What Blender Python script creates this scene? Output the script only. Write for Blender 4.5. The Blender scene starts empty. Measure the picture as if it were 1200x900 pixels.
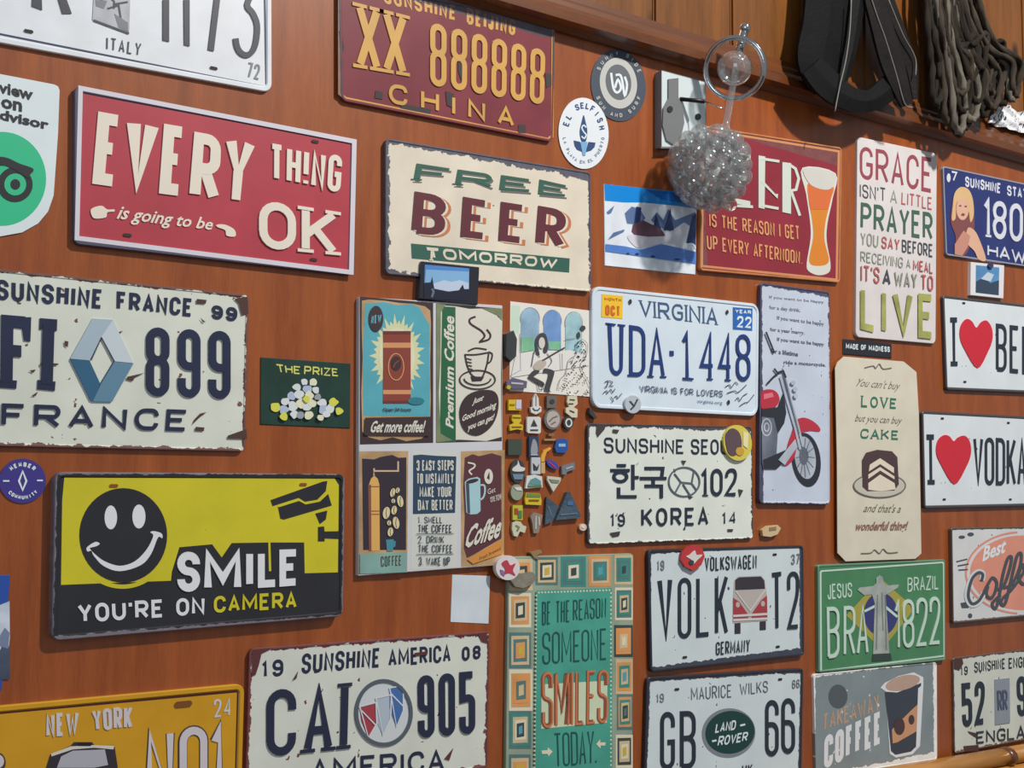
import bpy, bmesh, math, random
from mathutils import Vector, Matrix
random.seed(7)
# ------------------------------------------------------------ camera, light
SC = bpy.context.scene
FPX = 1518.3                                   # focal length in pixels of the 1200x900 frame
YAW, PITCH, ROLL = math.radians(38.013), math.radians(4.353), math.radians(0.297)
CZ = 1.60                                      # camera height
D = 1.205                                      # distance camera -> wall plane (wall is the plane y = D)
cy_, sy_, cp_, sp_ = math.cos(YAW), math.sin(YAW), math.cos(PITCH), math.sin(PITCH)
FW = Vector((sy_*cp_, cy_*cp_, sp_)); r0 = Vector((cy_, -sy_, 0)); u0 = r0.cross(FW)
RT = math.cos(ROLL)*r0 + math.sin(ROLL)*u0
UP = -math.sin(ROLL)*r0 + math.cos(ROLL)*u0
cam_d = bpy.data.cameras.new('camera'); cam = bpy.data.objects.new('camera', cam_d)
SC.collection.objects.link(cam); SC.camera = cam
cam_d.sensor_width = 36; cam_d.lens = FPX/1200*36; cam_d.clip_start = 0.02
cam.matrix_world = Matrix(((RT.x, UP.x, -FW.x, 0), (RT.y, UP.y, -FW.y, 0), (RT.z, UP.z, -FW.z, CZ), (0, 0, 0, 1)))
w = bpy.data.worlds.new('room_air'); SC.world = w; w.use_nodes = True
w.node_tree.nodes['Background'].inputs[0].default_value = (0.80, 0.90, 1.0, 1)
w.node_tree.nodes['Background'].inputs[1].default_value = 0.30
def area(name, loc, target, size, power, col, size_y=None):
    l = bpy.data.lights.new(name, 'AREA'); l.energy = power; l.color = col; l.size = size
    if size_y: l.shape = 'RECTANGLE'; l.size_y = size_y
    o = bpy.data.objects.new(name, l); SC.collection.objects.link(o); o.location = loc
    o.rotation_euler = (Vector(target)-Vector(loc)).to_track_quat('-Z', 'Y').to_euler(); return o
area('ceiling_lamp_light', (1.75, D-1.75, 3.70), (1.3, D, 1.75), 0.12, 92, (1.0, 0.95, 0.88))
area('left_fill_light', (-0.9, D-2.3, 2.3), (0.7, D, 1.7), 1.2, 13, (0.80, 0.90, 1.0), 1.2)  # added cool area light from the left, for soft fill and gloss
vs = SC.view_settings
SC.display_settings.display_device = 'sRGB'
vs.view_transform = 'Standard'; vs.look = 'None'; vs.gamma = 1; vs.exposure = -0.2; vs.use_curve_mapping = False

# ------------------------------------------------------------ helpers
COL = SC.collection
def U(px, py, h=0.0):                          # photo pixel -> point on the plane lying h in front of the wall
    d = FW*FPX + RT*(px-600) - UP*(py-450)
    t = (D-h)/d.y
    return Vector((d.x*t, D-h, CZ+d.z*t))
def lin(c):
    return tuple((x/255/12.92 if x/255 <= .04045 else ((x/255+.055)/1.055)**2.4) for x in c)+(1,)
MATS = {}
def mat(name, col, rough=.45, metal=0.0, coat=0.0, wear=None, grain=0.0, bump=0.0, bscale=200, spec=.5):
    """procedural material. wear=(W,H,edge,amp,chip_thr,wearcol) uses the sign's own metre UVs."""
    key = (name, tuple(col), rough, metal, coat, wear, bump, grain)
    if key in MATS: return MATS[key]
    m = bpy.data.materials.new(name); m.use_nodes = True; nt = m.node_tree; N = nt.nodes; L = nt.links
    b = N['Principled BSDF']; b.inputs['Roughness'].default_value = rough; b.inputs['Metallic'].default_value = metal; b.inputs['Specular IOR Level'].default_value = spec
    b.inputs['Coat Weight'].default_value = coat; b.inputs['Coat Roughness'].default_value = .12
    uv = N.new('ShaderNodeUVMap'); tc = N.new('ShaderNodeTexCoord')
    src = uv.outputs[0] if wear else tc.outputs['Object']
    def noise(scale, detail=3, rough_=.55, vec=src):
        n = N.new('ShaderNodeTexNoise'); n.inputs['Scale'].default_value = scale; n.inputs['Detail'].default_value = detail
        n.inputs['Roughness'].default_value = rough_; L.new(vec, n.inputs['Vector']); return n.outputs['Fac']
    def M(op, a, b_=None):
        n = N.new('ShaderNodeMath'); n.operation = op
        for i, v in enumerate((a, b_)):
            if v is None: continue
            if isinstance(v, (int, float)): n.inputs[i].default_value = v
            else: L.new(v, n.inputs[i])
        return n.outputs[0]
    # broad unevenness of the paint
    mr = N.new('ShaderNodeMapRange'); L.new(noise(14 if wear else 25, 4), mr.inputs[0])
    mr.inputs[1].default_value = .3; mr.inputs[2].default_value = .7
    mr.inputs[3].default_value = 1-grain-.05; mr.inputs[4].default_value = 1+grain
    mul = N.new('ShaderNodeMix'); mul.data_type = 'RGBA'; mul.blend_type = 'MULTIPLY'; mul.inputs[0].default_value = 1
    mul.inputs[6].default_value = lin(col); L.new(mr.outputs[0], mul.inputs[7])
    out = mul.outputs[2]
    if wear:
        W, H, edge, amp, thr, wc = wear
        sx = N.new('ShaderNodeSeparateXYZ'); L.new(uv.outputs[0], sx.inputs[0])
        du = M('MINIMUM', sx.outputs[0], M('SUBTRACT', W, sx.outputs[0]))
        dv = M('MINIMUM', sx.outputs[1], M('SUBTRACT', H, sx.outputs[1]))
        d = M('MINIMUM', du, dv)
        corner = M('MULTIPLY', M('ADD', du, dv), .45)
        d = M('MINIMUM', d, corner)
        n1 = noise(75, 5, .62)
        e = M('LESS_THAN', M('ADD', d, M('MULTIPLY', M('SUBTRACT', n1, .5), amp)), edge)
        n2 = noise(110, 3, .5); n3 = noise(28, 2)
        c = M('GREATER_THAN', M('ADD', n2, M('MULTIPLY', M('SUBTRACT', n3, .5), .45)), thr)
        msk = M('MAXIMUM', e, c)
        mx = N.new('ShaderNodeMix'); mx.data_type = 'RGBA'; L.new(msk, mx.inputs[0]); L.new(out, mx.inputs[6])
        wc2 = N.new('ShaderNodeMix'); wc2.data_type = 'RGBA'; L.new(noise(60, 3), wc2.inputs[0])
        wc2.inputs[6].default_value = lin(wc); wc2.inputs[7].default_value = lin(tuple(min(255, int(x*1.5+12)) for x in wc))
        L.new(wc2.outputs[2], mx.inputs[7]); out = mx.outputs[2]
    L.new(out, b.inputs['Base Color'])
    if bump:
        bp = N.new('ShaderNodeBump'); bp.inputs['Strength'].default_value = bump; bp.inputs['Distance'].default_value = .002
        L.new(noise(bscale, 4), bp.inputs['Height']); L.new(bp.outputs[0], b.inputs['Normal'])
    MATS[key] = m; return m

def tag(o, label=None, cat=None, group=None, kind=None):
    for k, v in (('label', label), ('category', cat), ('group', group), ('kind', kind)):
        if v: o[k] = v
    return o
def mk(name, verts, faces, m, parent=None, uvf=None, smooth=False):
    me = bpy.data.meshes.new(name); me.from_pydata([tuple(v) for v in verts], [], faces); me.update()
    if smooth:
        me.polygons.foreach_set('use_smooth', [True]*len(me.polygons))
    if uvf:
        ul = me.uv_layers.new(name='UVMap')
        for lp in me.loops: ul.data[lp.index].uv = uvf(me.vertices[lp.vertex_index].co)
    ms = m if isinstance(m, (list, tuple)) else [m]
    for x in ms: me.materials.append(x)
    o = bpy.data.objects.new(name, me); COL.objects.link(o)
    if parent: o.parent = parent
    return o
def from_bm(name, bm, m, parent=None, smooth=False, uvf=None):
    bmesh.ops.recalc_face_normals(bm, faces=bm.faces)
    me = bpy.data.meshes.new(name); bm.to_mesh(me); bm.free()
    if smooth: me.polygons.foreach_set('use_smooth', [True]*len(me.polygons))
    if uvf:
        ul = me.uv_layers.new(name='UVMap')
        for lp in me.loops: ul.data[lp.index].uv = uvf(me.vertices[lp.vertex_index].co)
    me.materials.append(m); o = bpy.data.objects.new(name, me); COL.objects.link(o)
    if parent: o.parent = parent
    return o

# ------------------------------------------------------------ stroke lettering
G = {
'A':'0,0 .5,1 1,0;.2,.3 .8,.3','B':'0,0 0,1 1,1r 1,.53r 0,.53;0,.53 1,.53r 1,0r 0,0','C':'1,.7 1,1r 0,1r 0,0r 1,0r 1,.3',
'D':'0,0 0,1 1,1r 1,0r 0,0','E':'1,1 0,1 0,0 1,0;0,.52 .8,.52','F':'1,1 0,1 0,0;0,.52 .8,.52',
'G':'1,.75 1,1r 0,1r 0,0r 1,0r 1,.47 .5,.47','H':'0,0 0,1;1,0 1,1;0,.52 1,.52','I':'.5,0 .5,1','J':'1,1 1,0r 0,0r 0,.3',
'K':'0,0 0,1;1,1 0,.36;.35,.55 1,0','L':'0,1 0,0 1,0','M':'0,0 0,1 .5,.25 1,1 1,0','N':'0,0 0,1 1,0 1,1',
'O':'0,.5 0,1r 1,1r 1,0r 0,0r 0,.5','P':'0,0 0,1 1,1r 1,.47r 0,.47','Q':'0,.5 0,1r 1,1r 1,0r 0,0r 0,.5;.55,.3 1,0',
'R':'0,0 0,1 1,1r 1,.47r 0,.47;.45,.47 1,0','S':'1,.73 1,1r 0,1r 0,.53r 1,.5r 1,0r 0,0r 0,.27','T':'0,1 1,1;.5,1 .5,0',
'U':'0,1 0,0r 1,0r 1,1','V':'0,1 .5,0 1,1','W':'0,1 .25,0 .5,.75 .75,0 1,1','X':'0,0 1,1;0,1 1,0','Y':'0,1 .5,.45 1,1;.5,.5 .5,0',
'Z':'0,1 1,1 0,0 1,0','0':'0,.5 0,1r 1,1r 1,0r 0,0r 0,.5','1':'.1,.8 .7,1 .7,0','2':'0,.7 0,1r 1,1r 1,.6r 0,0 1,0',
'3':'0,.75 0,1r 1,1r 1,.53r .35,.53;.35,.53 1,.53r 1,0r 0,0r 0,.25','4':'.78,0 .78,1 0,.28 1,.28',
'5':'1,1 0,1 0,.57 1,.6r 1,0r 0,0r 0,.25','6':'1,.75 1,1r 0,1r 0,0r 1,0r 1,.57r 0,.57','7':'0,1 1,1 .3,0',
'8':'0,.75 0,1r 1,1r 1,.53r 0,.53r 0,.75;0,.28 0,.53r 1,.53r 1,0r 0,0r 0,.28','9':'0,.25 0,0r 1,0r 1,1r 0,1r 0,.45r 1,.45',
'-':'0,.5 1,.5','.':'.5,0 .5,.06','!':'.5,1 .5,.3;.5,.1 .5,0',"'":'.5,1 .5,.75',',':'.5,.1 .3,-.12','/':'0,0 1,1'}
GW = {'M':1.3,'W':1.45,'1':.62,' ':.55,'-':.55,'L':.88,'E':.9,'F':.88,'J':.8}
THIN = "I.!',"
def fillet(pts, R):
    out = []; n = len(pts)
    for i, (x, y, f) in enumerate(pts):
        if not f or i in (0, n-1): out.append((x, y)); continue
        a = Vector(pts[i-1][:2]); p = Vector((x, y)); b = Vector(pts[i+1][:2])
        da, db = (a-p).length, (b-p).length
        la = da if (i-1 == 0 and not pts[0][2]) else da/2
        lb = db if (i+1 == n-1 and not pts[-1][2]) else db/2
        r = min(R, la, lb); A = p+(a-p).normalized()*r; B = p+(b-p).normalized()*r
        k = .55
        for j in range(6):
            t = j/5; c1 = A+(p-A)*k; c2 = B+(p-B)*k
            q = A*(1-t)**3+c1*3*t*(1-t)**2+c2*3*t*t*(1-t)+B*t**3; out.append((q.x, q.y))
    res = [out[0]]
    for q in out[1:]:
        if (Vector(q)-Vector(res[-1])).length > 1e-7: res.append(q)
    return res
PATHS = [0]
def V3(p, z): return Vector((p.x, p.y, z))
def ribbon(pts, t, V, F, taper=None):
    P = [Vector(p) for p in pts]; n = len(P)
    if n < 2: return
    closed = n > 3 and (P[0]-P[-1]).length < 1e-7
    base = len(V); PATHS[0] += 1; zo = (PATHS[0] % 4)*3e-5
    for i in range(n):
        if i == 0: d0 = d1 = P[1]-P[0]
        elif i == n-1: d0 = d1 = P[-1]-P[-2]
        else: d0 = P[i]-P[i-1]; d1 = P[i+1]-P[i]
        if closed and i in (0, n-1): d0 = P[-1]-P[-2]; d1 = P[1]-P[0]
        d0 = d0.normalized(); d1 = d1.normalized()
        n0 = Vector((-d0.y, d0.x)); n1 = Vector((-d1.y, d1.x)); m = n0+n1
        if m.length < .2: m = n0.copy()
        m.normalize(); k = 1/max(m.dot(n0), .60)
        tt = t if taper is None else taper[i]
        z_ = zo+i*3e-6; V.append(V3(P[i]+m*tt/2*k, z_)); V.append(V3(P[i]-m*tt/2*k, z_))
    for i in range(n-1):
        a = base+2*i; F.append((a, a+1, a+3, a+2))
def stroke_text(s, W, H, t, gap=.26, serif=False, out=None):
    V, F = out if out else ([], [])
    tot = 0; fixed = 0
    for ch in s:
        if ch in THIN: fixed += t
        else: tot += GW.get(ch, 1)
    tot += gap*(len(s)-1)
    u = (W-fixed)/tot if tot else 1
    x = 0 if tot > 0 else (W-t)/2
    for ch in s:
        ow = t if ch in THIN else GW.get(ch, 1)*u
        if ch in G:
            sw = max(ow-t, 0); sh = H-t
            for path in G[ch].split(';'):
                pts = []
                for tok in path.split():
                    r = tok.endswith('r'); a, b = tok.rstrip('r').split(',')
                    pts.append((x+t/2+float(a)*sw, t/2+float(b)*sh, r))
                pl = fillet(pts, max(sw/2, t*.3))
                if ch in 'O0' or (ch == '8'): pl[-1] = pl[0]
                ribbon(pl, t, V, F)
                if serif:
                    for e, nb in ((pts[0], pts[1]), (pts[-1], pts[-2])):
                        ry = (e[1]-t/2)/sh
                        if abs(e[1]-nb[1]) > abs(e[0]-nb[0])*.8 and (ry < .02 or ry > .98):
                            hw = t*1.0; st = t*.42
                            y0 = 0 if ry < .5 else H-st
                            b = len(V); PATHS[0] += 1; zo = (PATHS[0] % 4)*3e-5; V += [Vector((e[0]-hw, y0, zo)), Vector((e[0]+hw, y0, zo)), Vector((e[0]+hw, y0+st, zo)), Vector((e[0]-hw, y0+st, zo))]
                            F.append((b, b+1, b+2, b+3))
        x += ow+gap*u
    return V, F
def font_text(s, W, H, bold=0.0, shear=0.0):
    c = bpy.data.curves.new('t', 'FONT'); c.body = s; c.size = 1; c.offset = bold; c.resolution_u = 2
    o = bpy.data.objects.new('t', c); COL.objects.link(o)
    dg = bpy.context.evaluated_depsgraph_get(); me = o.evaluated_get(dg).to_mesh()
    V = [Vector((v.co.x, v.co.y, 0)) for v in me.vertices]; F = [tuple(p.vertices) for p in me.polygons]
    o.evaluated_get(dg).to_mesh_clear(); bpy.data.objects.remove(o); bpy.data.curves.remove(c)
    if not V: return V, F
    for v in V: v.x += shear*v.y
    x0 = min(v.x for v in V); x1 = max(v.x for v in V); y0 = min(v.y for v in V); y1 = max(v.y for v in V)
    for v in V: v.x = (v.x-x0)/(x1-x0)*W; v.y = (v.y-y0)/(y1-y0)*H
    return V, F

from mathutils.geometry import tessellate_polygon
def tess(V):
    P = [Vector((v.x, v.z, 0)) for v in V]; F = []
    for a, b, c in tessellate_polygon([P]):
        ar = (P[b]-P[a]).cross(P[c]-P[a]).z
        if abs(ar) < 1e-12: continue
        F.append((a, b, c) if ar > 0 else (a, c, b))
    return F
# ------------------------------------------------------------ signs and flat things on the wall
SMOOTH = {'heart', 'smiley_mouth', 'front_fender', 'guitarist_hair', 'owl_brow', 'figure_shade', 'figure_hair', 'figure_shoulder', 'fuel_tank', 'beer_glass', 'beer_print', 'beer_foam',
 'snow_bank', 'crumpled_paper', 'brown_disc', 'statue_', 'pointing_hand', 'guitarist_leg', 'red_pattern', 'swan', 'white_shape', 'figure', 'purple_shape', 'path_print', 'fish_head'}
LSMOOTH = {'steam', 'script_letters', 'flourish', 'handwriting', 'numeral', 'guitarist_outline', 'dancer_outline', 'cup_shading', 'mug_handle', 'coffee_cup', 'letter_s', 'monogram'}
def cat2(P, closed, n=4):
    Q = [Vector((p[0], p[1])) for p in P]; m = len(Q); out = []
    seg = m if closed else m-1
    for i in range(seg):
        if closed: a, b, c, d = Q[i-1], Q[i], Q[(i+1) % m], Q[(i+2) % m]
        else: a, b, c, d = Q[max(i-1, 0)], Q[i], Q[i+1], Q[min(i+2, m-1)]
        for j in range(n):
            t = j/n; v = .5*((2*b)+(c-a)*t+(2*a-5*b+4*c-d)*t*t+(3*b-a-3*c+d)*t**3); out.append((v.x, v.y))
    if not closed: out.append((Q[-1].x, Q[-1].y))
    return out
class Sign:
    def __init__(s, name, label, cat, quad, h=.003, view=(0, 0, 1), group=None):
        s.view = view; s.h = h; s.k = 0; s.b0 = 0
        if isinstance(quad[0], str):                 # anchor corner, a point along the same level edge, width, height
            k, a, b_, W_, H_ = quad; A = U(*a, h); B = U(*b_, h); e = (B-A).normalized()
            if k[1] == 'R': e = -e
            if W_ is None: W_ = (B-A).length
            n_ = Vector((-e.z, 0, e.x))
            tl = {'TL': A, 'TR': A-e*W_, 'BL': A+n_*H_, 'BR': A-e*W_+n_*H_}[k]
            s.q = [tl, tl+e*W_, tl+e*W_-n_*H_, tl-n_*H_]
        else: s.q = [U(*p, h) for p in quad]
        c = sum(s.q, Vector())/4; s.o = Vector((c.x, D, c.z))
        s.root = bpy.data.objects.new(name, None); COL.objects.link(s.root); s.root.location = s.o
        s.root.empty_display_size = .03
        tag(s.root, label, cat, group)
        ex = ((s.q[1]-s.q[0])+(s.q[2]-s.q[3]))/2; ez = ((s.q[3]-s.q[0])+(s.q[2]-s.q[1]))/2
        s.W, s.H = ex.length, ez.length; s.ex = ex.normalized(); s.ez = ez.normalized()
    def uvf(s, co):
        p = co+s.o-s.q[0]; a = s.ex.dot(s.ez); px_, pz_ = p.dot(s.ex), p.dot(s.ez)
        return (px_, pz_)
    def P(s, x, y, lift=0.0, raw=False):
        if not raw: x, y = s.view[0]+x/s.view[2], s.view[1]+y/s.view[2]
        v = U(x, y, s.h)-s.o; v.y -= lift; return v
    def wear(s, edge=.004, amp=.02, thr=.75, col=(52, 38, 34)):
        return (round(s.W, 4), round(s.H, 4), edge, amp, thr, col)
    # rounded-corner outline of the quad, inset by d metres
    def outline(s, d, r, n=5, q=None):
        q = q or s.q; out = []
        c = [v-s.o for v in q]
        for i in range(4):
            p, a, b = c[i], c[i-1], c[(i+1) % 4]
            ea = (a-p).normalized(); eb = (b-p).normalized()
            p2 = p+(ea+eb)*d; rr = max(r-d, .0004)
            A = p2+ea*rr; B = p2+eb*rr; C = p2+(ea+eb)*rr
            for j in range(n+1):
                t = j/n*math.pi/2
                out.append(C-eb*rr*math.cos(t)-ea*rr*math.sin(t))
        return out
    def plate(s, m, r=.008, rim=0.0, rimh=.001, mrim=None, name='plate', fold=None):
        loops = []; h = s.h
        prof = [(0, 0, 0), (0, h-.0006 if h > .001 else h*.6, 0), (.0006 if h > .001 else .0002, h, 0)]
        if rim:
            prof = [(0, 0, 1), (0, h+rimh*.4, 1), (rimh*.6, h+rimh, 1), (rim*.75, h+rimh, 1), (rim, h, 0)]
        V = []; F = []; mi = []
        for d, y, _ in prof:
            lp = s.outline(d, r)
            for p in lp: V.append(Vector((p.x, -y, p.z)))
        n = len(s.outline(0, r))
        for k in range(len(prof)-1):
            for i in range(n):
                j = (i+1) % n; F.append((k*n+i, k*n+j, (k+1)*n+j, (k+1)*n+i)); mi.append(1 if rim and mrim and k < len(prof)-1 else 0)
        b = (len(prof)-1)*n; F.append(tuple(b+i for i in range(n))); mi.append(0)
        o = mk(name, V, F, [m, mrim] if mrim else [m], s.root, s.uvf)
        for p, q in zip(o.data.polygons, mi):
            if mrim: p.material_index = q
        return o
    def lay(s, name, V, F, m, lift=None, thick=0.0, parent=None, label=None):
        """V = local points on the face; give them a lift and, if wanted, thickness"""
        if lift is None: s.k += 1; lift = s.b0+.0001*s.k
        V = [Vector(v) for v in V]
        if thick:
            n = len(V)
            # weld is unnecessary: each face becomes its own little prism with open back
            VV = [Vector((v.x, v.y-lift-thick, v.z)) for v in V]; FF = list(F)
            cnt = {}
            for f in F:
                for i in range(len(f)):
                    e = (f[i], f[(i+1) % len(f)]); k = (min(e), max(e)); cnt.setdefault(k, []).append(e)
            base = len(VV); VV += [Vector((v.x, v.y-lift*.2, v.z)) for v in V]
            for k, es in cnt.items():
                if len(es) == 1: a, b = es[0]; FF.append((b, a, base+a, base+b))
        else:
            VV = [Vector((v.x, v.y-lift, v.z)) for v in V]; FF = F
        o = mk(name, VV, FF, m, parent or s.root, s.uvf)
        if label: o['label'] = label
        return o
    def poly(s, name, pts, m, lift=None, thick=0.0, raw=False, **k):
        if name in SMOOTH: pts = cat2(pts, True)
        V = [s.P(x, y, 0, raw) for x, y in pts]
        if name == 'print_border': s.k = 0
        F = tess(V)
        return s.lay(name, V, F, m, lift, thick, **k)
    def polys(s, name, lists, m, lift=None, thick=0.0, **k):
        if name not in ('dress_dots', 'dotted_border'):
            nm = {'skiers': 'skier', 'rust_patches': 'rust_patch', 'torn_edge': 'torn_edge', 'dancer_hair': 'dancer_hair', 'yellow_field': 'yellow_field', 'mountain_rock': 'mountain_rock', 'cake_slice': 'cake_layer', 'can_bands': 'can_band', 'fir_trees': 'fir_tree'}.get(name, name[:-1] if name.endswith('s') else name[:-2] if name.endswith('hes') else name)
            if name.endswith('patches'): nm = name[:-2]
            if lift is None: s.k += 1; lift = s.b0+.0001*s.k
            for i_, pts in enumerate(lists): s.poly(nm, pts, m, lift+1.5e-5*i_, thick, **k)
            return
        V = []; F = []
        for pts in lists:
            v_ = [s.P(x, y) for x, y in pts]; b = len(V); F += [tuple(b+j for j in f) for f in tess(v_)]; V += v_
        o = s.lay(name, V, F, m, lift, thick, **k); o['kind'] = 'stuff'; return o
    def line(s, name, paths, t, m, lift=None, thick=0.0, taper=None, **k):
        V = []; F = []
        for p in paths: ribbon(cat2(p, False) if name in LSMOOTH and len(p) > 2 else p, t, V, F, taper)
        return s.lay(name, [s.P(v.x, v.y, v.z) for v in V], F, m, lift, thick, **k)
    def text(s, txt, quad, m, t=.14, gap=.26, serif=False, font=None, bold=0.0, lift=None, thick=0.0, name='lettering', wide=1.0, **k):
        """quad = TL,TR,BR,BL in view coordinates; t = stroke / letter height"""
        q = [s.P(*p) for p in quad]
        W = ((q[1]-q[0]).length+(q[2]-q[3]).length)/2; H = ((q[3]-q[0]).length+(q[2]-q[1]).length)/2
        if font: V, F = font_text(txt, W, H, bold, .35 if font == 2 else 0)
        else:
            V, F = stroke_text(txt, W/wide, H, t*H, gap, serif)
            for v in V: v.x *= wide
        def mp(v):
            a, b = v.x/W, v.y/H
            return q[3]*(1-a)*(1-b)+q[2]*a*(1-b)+q[0]*(1-a)*b+q[1]*a*b-Vector((0, v.z, 0))
        return s.lay(name, [mp(v) for v in V], F, m, lift, thick, **k)
    def arc(s, txt, c, rx, ry, a0, a1, size, m, inward=False, t=.2, wd=.7, name='lettering', **k):
        V = []; F = []; n = len(txt)
        for i, ch in enumerate(txt):
            a = math.radians(a0+(a1-a0)*(i/(n-1) if n > 1 else .5))
            if ch not in G: continue
            v, f = stroke_text(ch, size*wd, size, size*t)
            cx, cy = c[0]+rx*math.cos(a), c[1]-ry*math.sin(a)
            rot = (a-math.pi/2) if not inward else (a+math.pi/2)
            b = len(V)
            for p in v:
                x, y = p.x-size*wd/2, p.y-size/2
                V.append(s.P(cx+x*math.cos(rot)-y*math.sin(rot)*1, cy-(x*math.sin(rot)+y*math.cos(rot)), p.z))
            F += [tuple(b+j for j in g) for g in f]
        return s.lay(name, V, F, m, **k)
def ell(cx, cy, rx, ry=None, n=28, a0=0, a1=360, rot=0):
    ry = ry or rx; c, s_ = math.cos(math.radians(rot)), math.sin(math.radians(rot)); out = []
    full = abs(a1-a0) >= 360
    for i in range(n if full else n+1):
        a = math.radians(a0+(a1-a0)*i/n); x, y = rx*math.cos(a), -ry*math.sin(a)
        out.append((cx+x*c-y*s_, cy+x*s_+y*c))
    return out
def rect(x0, y0, x1, y1): return [(x0, y0), (x1, y0), (x1, y1), (x0, y1)]
def slots(s, pts, m, w=.0085, h=.0032, view=None):
    for x, y in pts:
        c = s.P(x, y); V = []
        for i in range(14):
            a = i/14*2*math.pi; dx = (w-h)/2*(1 if math.cos(a) >= 0 else -1)+h/2*math.cos(a)
            V.append(c+s.ex*dx+s.ez*(h/2*math.sin(a)))
        s.lay('bolt_slot', V, [tuple(range(14))], m, lift=.0009)
def ring(c, r0_, r1_, n=32, ry=1.0):
    """closed path helper used with line()"""
    rm = (r0_+r1_)/2
    p = ell(c[0], c[1], rm, rm*ry, n); return p+[p[0]]
# ------------------------------------------------------------ the setting
def wood(name, c1, c2, scale=(1, 1, 1), rough=.35, coat=.35, ring=6.0, dist=3.0, knots=False):
    m = bpy.data.materials.new(name); m.use_nodes = True; N = m.node_tree.nodes; L = m.node_tree.links; b = N['Principled BSDF']
    tc = N.new('ShaderNodeTexCoord'); mp = N.new('ShaderNodeMapping'); mp.inputs['Scale'].default_value = scale
    L.new(tc.outputs['Object'], mp.inputs[0])
    n1 = N.new('ShaderNodeTexNoise'); n1.inputs['Scale'].default_value = ring; n1.inputs['Detail'].default_value = 6; n1.inputs['Distortion'].default_value = dist*.1
    n2 = N.new('ShaderNodeTexNoise'); n2.inputs['Scale'].default_value = ring*9; n2.inputs['Detail'].default_value = 4
    L.new(mp.outputs[0], n1.inputs[0]); L.new(mp.outputs[0], n2.inputs[0])
    ad = N.new('ShaderNodeMath'); ad.operation = 'MULTIPLY_ADD'; L.new(n2.outputs[0], ad.inputs[0]); ad.inputs[1].default_value = .45; L.new(n1.outputs[0], ad.inputs[2])
    mr = N.new('ShaderNodeMapRange'); L.new(ad.outputs[0], mr.inputs[0]); mr.inputs[1].default_value = .45; mr.inputs[2].default_value = 1.0
    mx = N.new('ShaderNodeMix'); mx.data_type = 'RGBA'; L.new(mr.outputs[0], mx.inputs[0])
    mx.inputs[6].default_value = lin(c1); mx.inputs[7].default_value = lin(c2); 
    out = mx.outputs[2]
    if knots:
        m2 = N.new('ShaderNodeMapping'); m2.inputs['Scale'].default_value = (9, 9, 5); L.new(tc.outputs['Object'], m2.inputs[0])
        oi = N.new('ShaderNodeObjectInfo'); L.new(oi.outputs['Random'], m2.inputs['Location'])
        vo = N.new('ShaderNodeTexVoronoi'); vo.inputs['Scale'].default_value = 1.0; L.new(m2.outputs[0], vo.inputs['Vector'])
        kr = N.new('ShaderNodeMapRange'); L.new(vo.outputs['Distance'], kr.inputs[0]); kr.inputs[1].default_value = .05; kr.inputs[2].default_value = .13; kr.inputs[3].default_value = 1; kr.inputs[4].default_value = 0
        m3 = N.new('ShaderNodeMix'); m3.data_type = 'RGBA'; L.new(kr.outputs[0], m3.inputs[0]); L.new(out, m3.inputs[6]); m3.inputs[7].default_value = lin((52, 28, 12)); out = m3.outputs[2]
    L.new(out, b.inputs['Base Color'])
    bp = N.new('ShaderNodeBump'); bp.inputs['Strength'].default_value = .15; bp.inputs['Distance'].default_value = .001
    L.new(ad.outputs[0], bp.inputs['Height']); L.new(bp.outputs[0], b.inputs['Normal'])
    b.inputs['Roughness'].default_value = rough; b.inputs['Coat Weight'].default_value = coat; b.inputs['Coat Roughness'].default_value = .2
    return m
W_PANEL = wood('varnished_plywood', (130, 62, 22), (161, 85, 34), (9, 1, .8), ring=7)
W_PLANK = wood('varnished_pine', (96, 56, 20), (134, 82, 34), (7, 1, .7), ring=5, coat=.15, knots=True)
W_TRIM = wood('dark_varnished_moulding', (84, 44, 18), (112, 62, 26), (.8, 6, 6), ring=8, rough=.3)
W_RAIL = wood('honey_pine_rail', (176, 116, 50), (206, 146, 72), (.8, 12, 12), ring=8, rough=.3)
def boxmesh(name, x0, x1, y0, y1, z0, z1, m, parent=None, bev=0.0):
    bm = bmesh.new(); bmesh.ops.create_cube(bm, size=1)
    for v in bm.verts: v.co = Vector((x0+(v.co.x+.5)*(x1-x0), y0+(v.co.y+.5)*(y1-y0), z0+(v.co.z+.5)*(z1-z0)))
    if bev: bmesh.ops.bevel(bm, geom=bm.edges[:], offset=bev, segments=2, affect='EDGES', profile=.5)
    return from_bm(name, bm, m, parent)
mA, mB = U(674, 0), U(1200, 155)                      # line where the plank wall meets the moulding
def zline(px, py, h): return U(px, py, h).z
PR = .024                                             # moulding stands this far off the wall
ztop = zline(857, 52, PR*.55); zbot = (zline(826, 74, PR)+zline(1200, 178, PR))/2
tag(boxmesh('wall_back', -1.2, 4.0, D, D+.10, 0.0, 2.9, W_PANEL), kind='structure')
W_FLOOR = wood('floor_boards', (96, 66, 40), (120, 84, 52), (1, 6, 1))
tag(boxmesh('floor', -3.0, 5.0, D-4.0, D+.1, -.05, 0.0, W_FLOOR), kind='structure')
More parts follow.
